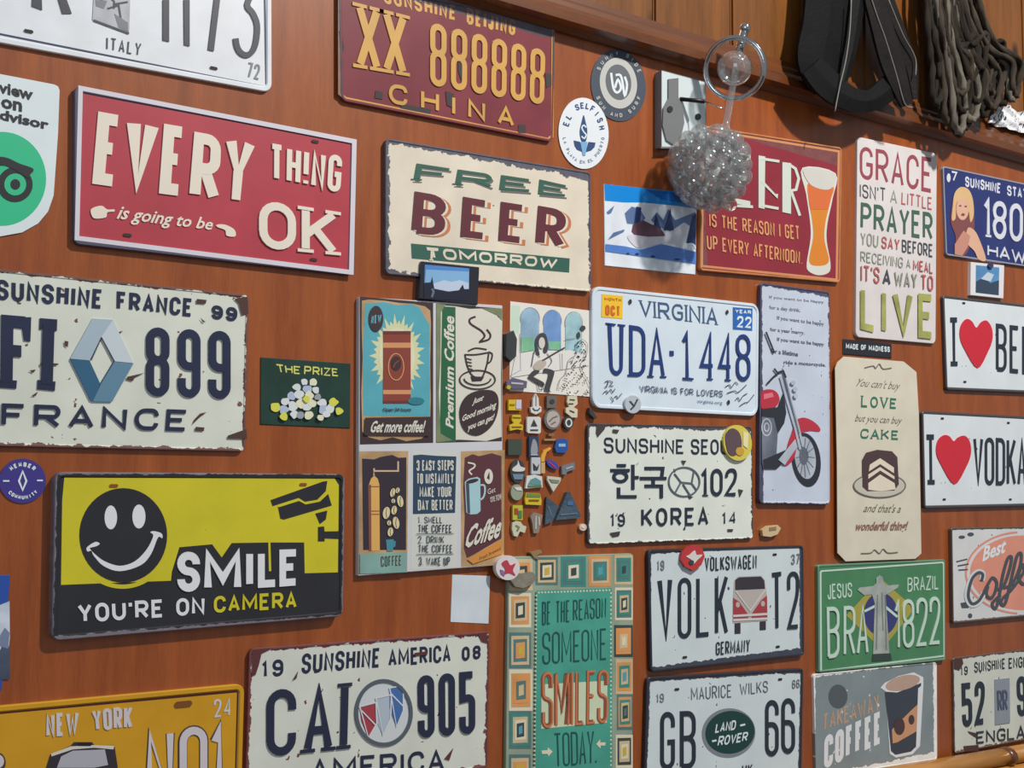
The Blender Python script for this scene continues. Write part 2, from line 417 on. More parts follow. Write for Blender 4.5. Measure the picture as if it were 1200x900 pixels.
# moulding: stepped profile swept along x
prof = [(0, zbot-.008), (-.006, zbot-.008), (-.012, zbot-.003), (-PR, zbot), (-PR, zbot+.012), (-PR+.004, zbot+.017), (-PR+.006, zbot+.020),
        (-PR+.008, ztop-.012), (-PR+.010, ztop-.008), (-PR+.012, ztop), (0, ztop+.002)]
V = []; F = []; n = len(prof)
for x in (-1.2, 4.0): V += [Vector((x, D+y, z)) for y, z in prof]
for i in range(n): F.append((i, (i+1) % n, n+(i+1) % n, n+i))
F += [tuple(range(n)), tuple(range(2*n-1, n-1, -1))]
bm = bmesh.new(); vv = [bm.verts.new(v) for v in V]; [bm.faces.new([vv[i] for i in f]) for f in F]
tag(from_bm('trim_1', bm, W_TRIM), kind='structure')
# planks of the upper wall, each a piece of its own
TD = .009
up = bpy.data.objects.new('wall_upper', None); COL.objects.link(up); tag(up, kind='structure'); up.location = (1.4, D, ztop)
xa, xb = U(766.5, 10, TD).x, U(857, 10, TD).x; pw = xb-xa
for i in range(-22, 18):
    x0 = xa+i*pw; bm = bmesh.new(); bmesh.ops.create_cube(bm, size=1)
    for v in bm.verts: v.co = Vector(((v.co.x)*(pw-.0016), (v.co.y-.5)*TD, (v.co.z+.5)*(2.9-ztop)))
    bmesh.ops.bevel(bm, geom=[e for e in bm.edges if abs((e.verts[0].co-e.verts[1].co).z) > .1], offset=.003, segments=2, affect='EDGES')
    o = from_bm('plank', bm, W_PLANK, up); o.location = (x0+pw/2-1.4, 0, 0)
# pine rail at the bottom right
RP = .055
ra, rb = U(1062, 893, RP), U(1200, 868, RP)
rl = bpy.data.objects.new('trim_2', None); COL.objects.link(rl); rl.location = (ra.x, D, ra.z); tag(rl, kind='structure')
# ------------------------------------------------------------ shared colours
WHITE = (222, 226, 218); DARKB = (40, 44, 66); BLACKP = (38, 38, 42)
SLOT = mat('slot_shadow', (48, 38, 34), .7)
print('zbot', zbot, 'ztop', ztop, 'plank', pw)

# ---- ITALY plate
s = Sign('license_plate', 'white licence plate lettered ITALY with black numerals, cut off in the top left corner', 'license plate',
         ('BR', (318, 109), (0, 50.5), .305, .152), .003, (0, 0, 3.75))
WP = mat('cool_white_paint', (226, 230, 236), .35, grain=.03); NAVY = mat('navy_print', (44, 58, 88), .4); INK = mat('charcoal_print', (62, 64, 74), .4)
s.plate(WP, .010, .006, .0012)
s.line('border_line', [[(-400, 62), (0, 150), (1170, 384), (1163, 0), (1150, -300)]], 9, NAVY)
s.text('PA', [(-230, -420), (262, -330), (318, 88), (-100, 10)], INK, .11, gap=.35, thick=.0008)
s.polys('numerals', [[(714, 0), (742, 0), (742, 184), (714, 178)], [(806, 0), (832, 0), (832, 204), (808, 198)], [(940, -10), (966, -4), (938, 226), (912, 220)]], INK, thick=.0008)
s.line('numeral', [[(1000, -330), (1060, -380), (1120, -330), (1135, -200), (1120, -60), (1085, 20), (1110, 60), (1128, 110), (1124, 180), (1108, 225), (1082, 243), (1056, 232), (1040, 205), (1034, 170)]], 25, INK, thick=.0008)
s.text('ITALY', [(467, 163), (622, 190), (615, 247), (466, 218)], INK, .12, gap=.4)
s.text('72', [(1088, 272), (1143, 285), (1138, 352), (1084, 340)], mat('grey_print', (128, 132, 140)), .12, gap=.3)
GP = mat('grey_photo_print', (168, 170, 178), .5, grain=.3)
s.poly('monument_picture', [(415, -80), (572, -40), (566, 150), (405, 88)], GP)
s.line('monument_arches', [[(410, 90), (566, 148)], [(440, 5), (470, -20), (500, 8), (498, 40)], [(470, 40), (520, 25), (530, 90)], [(500, 20), (560, 10)]], 9, INK)
s.polys('grime_patches', [[(418, 0), (470, 5), (455, 40), (420, 28)], [(500, 60), (560, 100), (562, 140), (520, 122)]], mat('mid_grey_print', (120, 122, 130)))
slots(s, [(125, 138), (938, 300)], SLOT)

# ---- CHINA plate
s = Sign('license_plate', 'worn maroon licence plate lettered CHINA in yellow, tucked under the wooden moulding', 'license plate',
         [(396, -24), (650, 25), (647.5, 167), (399, 118)], .004, (380, 0, 3))
MAR = mat('maroon_paint', (128, 58, 66), .28, coat=.3, wear=s.wear(.002, .008, .80, (60, 52, 60)), grain=.12)
YEL = mat('aged_yellow_paint', (206, 158, 76), .4, wear=s.wear(.001, .002, .82, (96, 70, 60)), grain=.1)
s.plate(MAR, .008, .004, .001)
s.line('border_line', [[(52, -60), (52, 330), (75, 346), (785, 490), (800, 480), (803, 90), (795, 78), (60, -70)]], 9, YEL, thick=.0006)
s.text('SUNSHINE', [(200, -42), (465, 20), (462, 72), (210, 12)], YEL, .2, gap=.3)
s.text('BEIJING', [(500, 26), (672, 70), (670, 126), (500, 84)], YEL, .2, gap=.3)
s.text('XX', [(110, 10), (287, 55), (287, 268), (112, 238)], YEL, .13, gap=.12, serif=True, thick=.0008)
s.text('888888', [(370, 78), (775, 178), (770, 370), (370, 300)], YEL, .10, gap=.28, thick=.0008)
s.text('CHINA', [(225, 292), (665, 380), (665, 448), (225, 362)], YEL, .19, gap=.75, thick=.0006)
DKW = mat('dark_wear', (56, 48, 52), .7)
s.polys('rust_patches', [[(470, 200), (500, 215), (498, 265), (480, 280), (470, 250)], [(775, 255), (798, 262), (798, 300), (780, 310)],
  [(180, 318), (205, 325), (204, 350), (176, 345)], [(270, 365), (375, 385), (370, 402), (268, 382)], [(682, 438), (706, 440), (708, 470), (680, 468)],
  [(690, 255), (705, 262), (700, 285), (688, 280)], [(425, 320), (455, 330), (450, 380), (430, 370)], [(50, 110), (60, 112), (68, 170), (58, 200)]], DKW)

# ---- review sticker
s = Sign('review_sticker', 'white rounded review sticker with green circle and owl eye, cut by left edge', 'sticker',
         ('TR', (70, 103), (0, 87), .127, .165), .0006, (0, 80, 4.286))
W2 = mat('white_vinyl', (220, 232, 236), .4); GR = mat('mint_green_print', (42, 190, 138), .45); BK = mat('black_print', (34, 36, 42), .45)
c = s.outline(0, .012); 
pts = [(0+x, y) for x, y in [(-620, -60), (0, 30), (270, 82), (290, 92), (298, 112), (290, 330), (268, 640), (240, 720), (190, 780), (110, 825), (0, 845), (-200, 835), (-420, 780), (-560, 640), (-620, 480)]]
s.poly('backing', pts, W2, lift=0.0002, thick=.0006)
s.b0 = .0009
s.poly('green_disc', ell(8, 556, 222, 236, 48), GR)
s.text('Review', [(-100, 42), (166, 104), (163, 166), (-100, 102)], BK, font=1, bold=.035)
s.text('us on', [(-115, 126), (110, 172), (108, 222), (-115, 176)], BK, font=1, bold=.035)
s.text('Tripadvisor', [(-225, 160), (245, 260), (240, 326), (-225, 228)], BK, font=1, bold=.035)
s.poly('owl_eye', ell(74, 585, 88, 88), BK); s.poly('owl_eye_green', ell(74, 585, 55, 55), GR); s.poly('owl_pupil', ell(74, 585, 25, 27), BK)
s.poly('owl_brow', [(-120, 500), (-60, 455), (20, 448), (95, 480), (166, 508), (140, 545), (150, 560), (60, 505), (10, 488), (-60, 500)], BK)
s.poly('owl_eye', ell(-130, 545, 88, 88), BK)

# ---- EVERYTHING IS GOING TO BE OK
s = Sign('slogan_sign', 'red metal sign reading EVERYTHING is going to be OK', 'sign',
         [(87, 101), (416, 164), (413, 323), (86, 286)], .005, (0, 80, 2.791))
RED = mat('brick_red_paint', (178, 58, 72), .4, wear=s.wear(.0005, .003, .87, (120, 60, 60)), grain=.06)
CRM = mat('cream_print', (232, 222, 208), .4, wear=s.wear(.0, .001, .815, (90, 50, 56)))
RIMW = mat('dark_steel_edge', (96, 92, 112), .35, metal=.3)
s.plate(RED, .006, .0055, .0012, RIMW)
s.line('white_border', [[(262, 66), (1157, 240), (1147, 668), (250, 556), (262, 66)]], 15, mat('white_border_paint', (214, 210, 220), .4), thick=.0013)
for tx, q, t in (('E', [(320, 142), (405, 157), (384, 390), (300, 378)], .165), ('V', [(413, 160), (522, 178), (470, 402), (420, 396)], .15), ('E', [(535, 182), (612, 195), (598, 420), (518, 410)], .165),
                 ('R', [(634, 208), (722, 224), (714, 440), (616, 428)], .165), ('Y', [(738, 220), (834, 236), (806, 452), (730, 442)], .15)):
    s.text(tx, q, CRM, t, thick=.0009, gap=.1)
s.text('TH!NG', [(880, 245), (1118, 288), (1110, 408), (880, 365)], CRM, .15, gap=.22, thick=.0009)
s.text('OK', [(845, 430), (1100, 470), (1100, 612), (845, 588)], CRM, .17, wide=1.15, gap=.16, serif=True, thick=.0009)
s.text('is going to be', [(385, 448), (695, 492), (695, 542), (378, 506)], CRM, font=2, bold=.018)
s.polys('pointing_hands', [[(298, 460), (330, 450), (350, 462), (372, 462), (372, 469), (350, 472), (345, 488), (310, 492), (298, 480)],
  [(708, 512), (735, 512), (765, 528), (768, 550), (740, 548), (735, 530), (710, 520)]], CRM)
slots(s, [(416, 546), (1025, 626), (1030, 240)], SLOT)

# ---- FREE BEER
s = Sign('slogan_sign', 'cream vintage metal sign reading FREE BEER TOMORROW with chipped dark edges', 'sign',
         [(451.5, 162), (692, 202), (692.5, 342), (451.5, 321)], .005, (440, 150, 4.286))
CR = mat('aged_cream_paint', (224, 214, 196), .4, wear=s.wear(.0045, .020, .80, (66, 66, 76)), grain=.08)
s.plate(CR, .006, .0025, .0009)
DG = mat('bottle_green_print', (52, 98, 84), .4, wear=s.wear(0, .001, .84, (60, 50, 46))); MR = mat('oxblood_print', (98, 44, 54), .4); ORG = mat('orange_shadow_print', (196, 124, 84), .4)
GRY = mat('warm_grey_print', (110, 108, 106), .4)
for tx, q in (('F', [(205, 178), (385, 205), (365, 268), (190, 262)]), ('R', [(412, 208), (580, 232), (590, 300), (398, 285)]), ('E', [(630, 236), (780, 258), (782, 322), (620, 310)]), ('E', [(822, 258), (965, 290), (960, 345), (815, 332)])):
    s.text(tx, [(x+8, y+13) for x, y in q], GRY, .15, wide=2.3, serif=True, lift=.0003)
    s.text(tx, q, DG, .19, wide=2.2, serif=True, lift=.0006)
for tx, q in (('B', [(195, 318), (355, 345), (345, 545), (178, 528)]), ('E', [(438, 345), (572, 368), (558, 562), (425, 546)]), ('E', [(628, 370), (758, 390), (742, 582), (615, 566)]), ('R', [(815, 390), (958, 415), (945, 605), (800, 590)])):
    s.text(tx, [(x+28, y+12) for x, y in q], ORG, .15, wide=1.7, lift=.0003)
    s.text(tx, [(x+12, y+6) for x, y in q], CR, .16, wide=1.7, lift=.0005)
    s.text(tx, q, MR, .17, wide=1.7, lift=.0008)
s.poly('green_band', [(178, 580), (975, 655), (972, 726), (182, 655)], DG, lift=.0003)
s.text('TOMORROW', [(248, 598), (915, 655), (905, 705), (262, 655)], CR, .24, gap=.2, lift=.0006)
s.text('T', [(248, 598), (322, 605), (300, 668), (258, 665)], CR, .24, lift=.0006, serif=True)

# ---- two round stickers
s = Sign('round_sticker', 'dark blue-grey round sticker with a pale ring and white initials, under the moulding', 'sticker', [(692, 56), (757, 62), (757, 144), (692, 138)], .0006, (640, 50, 5.625))
s.poly('backing', ell(475, 282, 180, 238, 44, rot=-8), mat('slate_vinyl', (62, 72, 88), .5), lift=.0001, thick=.0004); s.b0 = .0006
PAL = mat('pale_grey_vinyl', (188, 190, 186), .5)
s.poly('pale_disc', ell(474, 268, 122, 168, 40, rot=-8), PAL); s.poly('dark_centre', ell(474, 262, 84, 118, 36, rot=-8), mat('grey_vinyl', (96, 100, 106), .5))
s.line('monogram', [[(425, 200), (440, 300), (465, 330), (490, 300), (470, 245), (450, 300)], [(455, 215), (485, 215), (500, 260), (515, 350), (530, 280), (515, 225)]], 15, W2)
s.arc('SUNNY SIDE', (474, 272), 150, 200, 150, 25, 26, PAL); s.arc('SUN AND SURF', (474, 280), 148, 200, 205, 335, 26, PAL, inward=True)
s = Sign('round_sticker', 'white round sticker reading EL SELFISH around a blue fish emblem', 'sticker', [(654, 114), (713, 118), (713, 198), (654, 194)], .0008, (640, 50, 5.625))
s.poly('backing', ell(245, 598, 165, 235, 44, rot=-3), mat('white_vinyl_b', (226, 232, 238), .45), lift=.0001, thick=.0005); s.b0 = .0007
BL = mat('navy_vinyl', (38, 72, 122), .45); LB = mat('sky_vinyl', (120, 170, 214), .45)
s.arc('EL SELFISH', (245, 600), 122, 185, 160, 12, 42, BL, wd=.62)
s.arc('LA PLAYA EN EL PUERTO', (245, 600), 128, 188, 190, 350, 22, mat('grey_blue_vinyl', (120, 140, 165)), inward=True)
s.poly('fish_head', [(244, 478), (256, 520), (268, 580), (262, 640), (245, 665), (226, 640), (218, 585), (232, 520)], BL)
s.line('letter_s', [[(260, 560), (245, 545), (232, 562), (245, 590), (260, 608), (248, 632), (230, 618)]], 9, W2)
s.polys('fins', [[(178, 645), (220, 655), (235, 720), (200, 705), (185, 680)], [(322, 660), (275, 655), (258, 722), (295, 710), (315, 690)]], BL)
s.poly('tail', [(222, 655), (268, 655), (255, 745), (238, 745)], LB)

# ---- FRANCE plate
s = Sign('license_plate', 'worn white licence plate lettered FRANCE 899 with a silver blue diamond emblem', 'license plate',
         ('TR', (291, 345.5), (0, 315.5), .305, .160), .004, (0, 300, 3.871))
PW = mat('aged_white_paint', (216, 220, 208), .4, wear=s.wear(.0025, .014, 0.720, (84, 58, 54)), grain=.05)
NV = mat('dark_navy_letters', (40, 46, 74), .35, wear=s.wear(0, .001, .82, (120, 110, 104)), grain=.1)
s.plate(PW, .006, .003, .0009)
s.text('SUNSHINE', [(-18, 105), (468, 153), (462, 240), (-18, 198)], NV, .19, gap=.24, thick=.0005)
s.text('FRANCE', [(530, 160), (875, 194), (870, 276), (528, 244)], NV, .19, gap=.24, thick=.0005)
s.text('99', [(960, 222), (1078, 235), (1072, 298), (960, 284)], NV, .24, gap=.3, thick=.0005)
for tx, q in (('F', [(5, 266), (140, 277), (135, 606), (0, 598)]), ('I', [(195, 282), (245, 286), (235, 610), (185, 606)])):
    s.text(tx, q, NV, .16, gap=.2, thick=.0010)
s.polys('letter_serifs', [[(180, 282), (258, 288), (256, 340), (178, 332)], [(170, 562), (250, 570), (247, 612), (168, 604)], [(-10, 560), (75, 565), (72, 602), (-10, 596)], [(60, 278), (140, 278), (136, 388), (108, 384), (100, 330), (60, 325)]], NV, thick=.0010, lift=.0002)
s.text('FI', [(-160, 252), (-30, 264), (-40, 596), (-170, 588)], NV, .16, gap=.2, thick=.0010)
s.text('899', [(662, 322), (1043, 343), (1043, 650), (660, 634)], NV, .118, gap=.38, thick=.0010)
s.text('FRANCE', [(8, 668), (850, 698), (842, 795), (5, 772)], NV, .18, gap=.34, thick=.0006)
D1 = mat('emblem_light_blue', (186, 206, 220), .3, metal=.3); D2 = mat('emblem_mid_blue', (112, 152, 178), .3, metal=.3); D3 = mat('emblem_deep_blue', (66, 112, 146), .3, metal=.3); D4 = mat('emblem_pale', (200, 212, 220), .3)
s.poly('diamond_emblem', [(418, 284), (510, 290), (456, 368), (404, 474), (316, 466)], D1, thick=.0006)
s.poly('diamond_emblem', [(510, 290), (602, 486), (516, 478), (456, 368)], D4, thick=.0006)
s.poly('diamond_emblem', [(316, 468), (404, 476), (452, 580), (420, 660), (408, 655)], D3, thick=.0006)
s.poly('diamond_emblem', [(602, 488), (505, 662), (418, 660), (456, 578), (516, 480)], D2, thick=.0006)
s.line('emblem_edges', [[(410, 474), (458, 370), (516, 478), (452, 584)]], 5, NV, lift=.0016)
s.polys('rust_patches', [[(1060, 195), (1120, 185), (1125, 260), (1095, 270), (1080, 215)], [(890, 195), (935, 200), (930, 218), (888, 215)], [(880, 740), (905, 715), (935, 708), (905, 730), (870, 765)],
  [(885, 775), (925, 778), (922, 795), (882, 792)], [(575, 548), (655, 530), (610, 550), (600, 568), (570, 560)], [(515, 335), (535, 345), (555, 340), (530, 365), (512, 355)], [(290, 385), (308, 388), (305, 415), (292, 405)],
  [(180, 485), (262, 488), (262, 495), (180, 500)], [(1030, 815), (1115, 785), (1118, 830), (1030, 828)], [(130, 520), (160, 515), (150, 530)], [(140, 635), (170, 615), (160, 635)], [(905, 280), (930, 300), (918, 302)]], mat('rust_brown', (78, 52, 50), .8))

# ---- THE PRIZE card
s = Sign('picture_card', 'dark green card titled THE PRIZE with a pile of crumpled papers', 'picture', [(305.5, 418.5), (411, 426), (410.5, 502), (305, 497.5)], .0012, (300, 410, 9))
s.plate(mat('dark_green_card', (34, 62, 54), .35, grain=.2), .001)
PY = mat('pale_lime_print', (214, 216, 110), .5)
s.text('THE', [(205, 148), (470, 175), (465, 258), (230, 240)], PY, .17, gap=.15); s.text('PRIZE', [(510, 168), (860, 198), (870, 280), (505, 262)], PY, .17, gap=.2)
PAP = [mat('crumpled_paper_print', (216, 222, 224)), mat('bluish_paper_print', (176, 190, 216)), mat('cream_paper_print', (226, 224, 196)), mat('lemon_paper_print', (214, 214, 84)), mat('grey_paper_print', (150, 160, 168))]
rr = random.Random(3)
for x0, y0, r, ci in [(510, 340, 40, 0), (600, 345, 42, 2), (430, 395, 45, 0), (540, 415, 48, 1), (625, 420, 40, 0), (365, 490, 48, 1), (450, 470, 50, 0), (560, 480, 50, 2), (300, 545, 48, 0), (200, 605, 58, 3), (290, 630, 52, 1),
   (380, 600, 55, 0), (470, 570, 60, 2), (530, 600, 50, 0), (590, 560, 45, 2), (690, 560, 52, 0), (700, 630, 55, 1), (770, 620, 50, 0), (810, 550, 48, 3), (865, 650, 45, 3), (390, 680, 45, 0), (460, 690, 42, 4), (540, 690, 50, 2), (280, 705, 48, 3), (670, 715, 35, 2), (730, 680, 40, 0), (520, 520, 42, 3), (640, 500, 38, 4)]:
    s.poly('crumpled_paper', [(x0+r*rr.uniform(.7, 1.15)*math.cos(a*.7854), y0+r*rr.uniform(.7, 1.1)*math.sin(a*.7854)) for a in range(8)], PAP[ci])

# ---- SMILE sign
s = Sign('slogan_sign', "yellow and black sign reading SMILE YOU'RE ON CAMERA with a smiley face", 'sign', [(64, 553), (403.5, 555.5), (401.5, 722), (60, 751)], .009, (0, 530, 2.857))
BLK = mat('black_enamel', (44, 44, 50), .35, wear=s.wear(.002, .008, .84, (88, 84, 92)), grain=.12)
YW = mat('lemon_yellow_paint', (206, 196, 42), .35, wear=s.wear(.0, .001, .835, (60, 54, 44)), grain=.06); OFFW = mat('off_white_letters', (226, 228, 232), .4, wear=s.wear(0, .001, .86, (90, 90, 94)))
s.plate(BLK, .008, .005, .0015)
s.polys('yellow_field', [[(215, 85), (1120, 88), (1134, 110), (1131, 402), (1020, 405), (1018, 302), (905, 302), (908, 398), (900, 398), (898, 302), (775, 304), (742, 352), (710, 308), (600, 318), (575, 400), (572, 430), (204, 444), (208, 160)]], YW, lift=.0002)
s.line('yellow_ring', [ell(410, 285, 158, 165, 40, 190, 350)], 14, YW, lift=.0002)
s.poly('smiley_face', ell(412, 278, 147, 158, 48), BLK, lift=.0005)
s.polys('smiley_eyes', [ell(370, 218, 21, 40), ell(464, 215, 22, 40)], OFFW, lift=.0008)
s.poly('smiley_mouth', [(300, 322), (318, 342), (350, 365), (400, 380), (450, 365), (490, 325), (512, 280), (502, 268), (515, 264), (540, 272), (542, 288), (528, 285), (505, 340), (470, 378), (400, 398), (345, 380), (312, 345), (305, 330), (292, 332), (290, 318), (318, 300), (333, 306), (322, 314), (308, 318)], OFFW, lift=.0008)
for tx, q in (('S', [(592, 334), (668, 332), (668, 466), (592, 468)]), ('M', [(682, 330), (806, 328), (806, 464), (682, 466)]), ('I', [(820, 328), (848, 328), (848, 452), (820, 454)]), ('L', [(862, 328), (930, 326), (930, 450), (862, 454)]), ('E', [(934, 326), (1000, 324), (998, 445), (934, 450)])):
    s.text(tx, q, OFFW, .2, lift=.0008, thick=.0004)
s.text("YOU'RE ON", [(258, 508), (684, 484), (684, 542), (262, 572)], OFFW, .19, gap=.22, lift=.0006)
s.text('CAMERA', [(715, 482), (992, 466), (992, 522), (715, 538)], YW, .19, gap=.2, lift=.0006)
s.polys('camera_picture', [[(905, 160), (1080, 98), (1095, 96), (1090, 130), (1062, 158), (1020, 165), (1000, 152), (912, 180)], [(930, 182), (1000, 162), (1022, 172), (1068, 165), (1098, 140), (1110, 178), (950, 225), (938, 222)], [(1055, 205), (1095, 195), (1090, 225), (1070, 240)],
   [(1064, 250), (1084, 248), (1086, 265), (1134, 264), (1134, 290), (1086, 288), (1086, 298), (1064, 298)]], BLK, lift=.0006)
s.line('camera_outline', [[(930, 182), (1000, 160), (1022, 172), (1068, 163), (1098, 135)]], 5, YW, lift=.0009)
slots(s, [(380, 112), (1014, 108)], mat('rusty_hole', (140, 70, 30), .8))

# ---- purple round sticker, blue picture
s = Sign('round_sticker', 'small purple round sticker with a white diamond emblem, left of the yellow SMILE sign', 'sticker', [(-1, 538), (53, 539), (53, 589), (-1, 590)], .0006, (0, 530, 3.2125))
s.poly('backing', ell(84, 108, 88, 84, 44), mat('indigo_vinyl', (62, 52, 138), .45), lift=.0001, thick=.0004); s.b0 = .0006
s.arc('MEMBER', (84, 108), 66, 62, 130, 50, 17, W2, t=.26); s.arc('COMMUNITY', (84, 108), 66, 62, 225, 318, 15, W2, inward=True, t=.26)
s.line('emblem', [[(84, 72), (98, 108), (84, 142), (70, 108), (84, 72)]], 8, W2)
s.line('dashes', [[(10, 108), (34, 108)], [(138, 106), (160, 106)]], 6, W2)
s = Sign('picture_card', 'blue and white mountain picture cut by the left frame edge below the purple sticker', 'picture', ('TR', (12, 674), (0, 674), .10, .102), .001, (0, 530, 3.2125))
s.plate(mat('deep_blue_print', (44, 82, 168), .35), .001)
s.poly('snowy_mountain', [(-220, 640), (-100, 590), (0, 575), (36, 560), (37, 700), (30, 760), (-220, 770)], mat('snow_print', (196, 206, 222), .4, grain=.3))
s.poly('dark_forest', [(-220, 760), (-60, 720), (0, 745), (20, 700), (36, 740), (36, 855), (-220, 855)], mat('slate_print', (74, 84, 108), .4, grain=.3))
s.poly('mountain_shade', [(0, 690), (18, 660), (36, 680), (30, 740), (0, 730)], mat('grey_blue_print', (120, 134, 164), .4))

# ---- NEW YORK plate
s = Sign('license_plate', 'yellow licence plate lettered NEW YORK with a white cab picture, bottom left corner', 'license plate', ('TR', (286, 801), (0, 827), .305, .152), .004, (0, 780, 4))
YP = mat('taxi_yellow_paint', (206, 152, 30), .35, grain=.04); s.plate(YP, .009, .006, .0014)
MBR = mat('maroon_line', (72, 30, 30), .4)
s.line('border_line', [[(-300, 250), (0, 222), (1116, 120), (1103, 620)]], 10, MBR)
PLB = mat('pale_letters', (206, 200, 206), .4); OUT = mat('letter_outline', (70, 60, 60), .4)
s.text('NEW', [(212, 228), (368, 214), (366, 322), (216, 336)], PLB, .16, gap=.2, thick=.0005); s.text('YORK', [(428, 208), (620, 188), (618, 294), (438, 306)], PLB, .16, gap=.2, thick=.0005)
s.text('24', [(1000, 158), (1084, 150), (1082, 235), (1004, 244)], PLB, .12, gap=.3)
for tx, q in (('N', [(686, 310), (812, 298), (812, 640), (680, 650)]), ('O', [(840, 290), (970, 282), (970, 630), (840, 640)]), ('1', [(985, 275), (1056, 270), (1050, 625), (985, 630)])):
    s.text(tx, [(q[0][0]-7, q[0][1]-7), (q[1][0]+7, q[1][1]-7), (q[2][0]+7, q[2][1]), (q[3][0]-7, q[3][1])], OUT, .135, lift=.0003)
    s.text(tx, q, PLB, .105, lift=.0004, thick=.0006)
s.poly('letter_rest', ell(-10, 455, 36, 48), OUT); s.poly('letter_rest', ell(-10, 448, 28, 32), PLB)
s.polys('cab_picture', [[(215, 480), (235, 415), (330, 375), (345, 358), (430, 358), (440, 372), (535, 372), (550, 470), (560, 640), (200, 640)]], mat('dark_photo_print', (52, 48, 56), .4))
s.poly('cab_roof', [(238, 412), (330, 378), (440, 372), (535, 374), (530, 392), (440, 384), (340, 392), (240, 425)], mat('cab_white', (214, 208, 200)))
s.poly('cab_windscreen', [(285, 425), (340, 398), (490, 392), (505, 465), (440, 478), (265, 478)], mat('cab_glass_print', (176, 176, 186), .4))
s.poly('cab_sign', [(365, 362), (425, 362), (425, 376), (365, 376)], mat('black_photo_print', (30, 28, 34)))
slots(s, [(858, 180)], mat('brown_slot', (120, 70, 24), .6), w=.018, h=.006)

# ---- AMERICA plate
s = Sign('license_plate', 'rust-edged white licence plate lettered AMERICA with a three-shield round emblem', 'license plate', ('TL', (292, 760), (573.5, 740), None, .153), .004, (0, 730, 2))
PW = mat('aged_white_paint_b', (214, 218, 208), .4, wear=s.wear(.0035, .016, 0.725, (86, 46, 48)), grain=.05); NV = mat('dark_navy_letters_b', (40, 46, 70), .35, wear=s.wear(0, .001, .85, (150, 140, 130)))
s.plate(PW, .006, .003, .0009)
s.text('19', [(612, 90), (664, 84), (664, 124), (612, 130)], NV, .2, gap=.4); s.text('SUNSHINE', [(708, 72), (892, 58), (890, 104), (706, 120)], NV, .17, gap=.2); s.text('AMERICA', [(910, 62), (1056, 50), (1056, 92), (910, 102)], NV, .17, gap=.2)
s.text('08', [(1082, 56), (1126, 52), (1126, 84), (1082, 90)], NV, .22, gap=.4)
s.text('CAI', [(624, 158), (816, 140), (812, 294), (624, 314)], NV, .125, gap=.3, thick=.001, serif=True)
s.text('905', [(978, 124), (1112, 112), (1112, 258), (980, 270)], NV, .115, gap=.32, thick=.001)
s.text('AMERICA', [(728, 320), (1040, 296), (1040, 346), (728, 372)], NV, .17, gap=.25)
s.line('emblem_ring', [ring((898, 210), 62, 66, 40, 1.17)], 8, mat('steel_ring', (120, 128, 138), .3, metal=.6), thick=.0006)
s.poly('emblem_disc', ell(898, 210, 60, 70, 36), mat('emblem_face', (206, 212, 216), .35), lift=.0003)
s.poly('emblem_shield', [(842, 196), (880, 186), (882, 235), (862, 268), (846, 230)], mat('shield_red', (166, 66, 76), .35), lift=.0006)
s.poly('emblem_shield', [(880, 176), (916, 168), (914, 225), (896, 262), (882, 230)], mat('shield_white', (176, 190, 204), .35), lift=.0008)
s.poly('emblem_shield', [(912, 152), (944, 146), (944, 205), (928, 242), (912, 200)], mat('shield_blue', (72, 112, 172), .35), lift=.0010)
s.line('shield_stripes', [[(842, 196), (862, 268), (882, 235), (880, 186), (842, 196)], [(880, 176), (896, 262), (914, 225), (916, 168), (880, 176)], [(912, 152), (928, 242), (944, 205), (944, 146), (912, 152)], [(846, 205), (880, 240)], [(915, 165), (944, 195)]], 3, mat('silver_print', (214, 218, 224)), lift=.0012)
s.polys('rust_patches', [[(590, 64), (640, 58), (612, 72), (606, 98), (598, 122), (590, 124)], [(1118, 24), (1140, 22), (1142, 48), (1128, 44)], [(684, 135), (698, 112), (694, 130)], [(970, 70), (1002, 66), (998, 74), (972, 78)], [(1040, 318), (1062, 292), (1052, 322)]], mat('rust_maroon', (92, 44, 46), .8))

# ---- small framed photograph beneath FREE BEER
s = Sign('framed_photo', 'small black-bordered photo of a blue sky over a skyline, below the FREE BEER sign', 'photo', [(494, 306), (562, 313), (560, 357.5), (491.5, 350)], .009, (480, 295, 12))
s.plate(mat('black_photo_border', (38, 38, 50), .3, coat=.4), .001)
s.poly('sky_print', [(215, 180), (840, 235), (832, 530), (205, 440)], mat('sky_blue_print', (86, 140, 208), .3, grain=.1))
s.poly('sky_glow', [(230, 250), (832, 280), (832, 525), (215, 430)], mat('pale_sky_print', (132, 180, 222), .3))
s.poly('snow_hills', [(330, 450), (480, 400), (590, 425), (700, 400), (830, 440), (830, 520), (700, 540), (540, 560), (340, 520)], mat('pale_hills_print', (190, 204, 228), .3))
s.poly('skyline', [(200, 440), (295, 430), (315, 350), (330, 440), (345, 520), (560, 562), (690, 545), (745, 460), (765, 525), (835, 530), (825, 690), (200, 660)], mat('dark_skyline_print', (40, 44, 60), .3))
s.line('path_print', [[(310, 520), (335, 560), (310, 640)]], 30, mat('grey_path_print', (104, 112, 130), .3))
# ---- coffee collage panel (five posters on one board)
s = Sign('coffee_collage', 'coffee poster board of five vintage coffee prints divided by white strips', 'poster', [(421, 348), (589, 358), (589, 662), (420, 675)], .006, (410, 340, 5))
s.plate(mat('pale_board', (206, 208, 214), .45), .001)
TAN = mat('tan_torn_edge', (186, 152, 110), .5, grain=.3); TEAL = mat('turquoise_print', (86, 168, 184), .45, grain=.05); DKB = mat('dark_brown_print', (62, 46, 50), .45); CRP = mat('cream_paper', (218, 216, 204), .45)
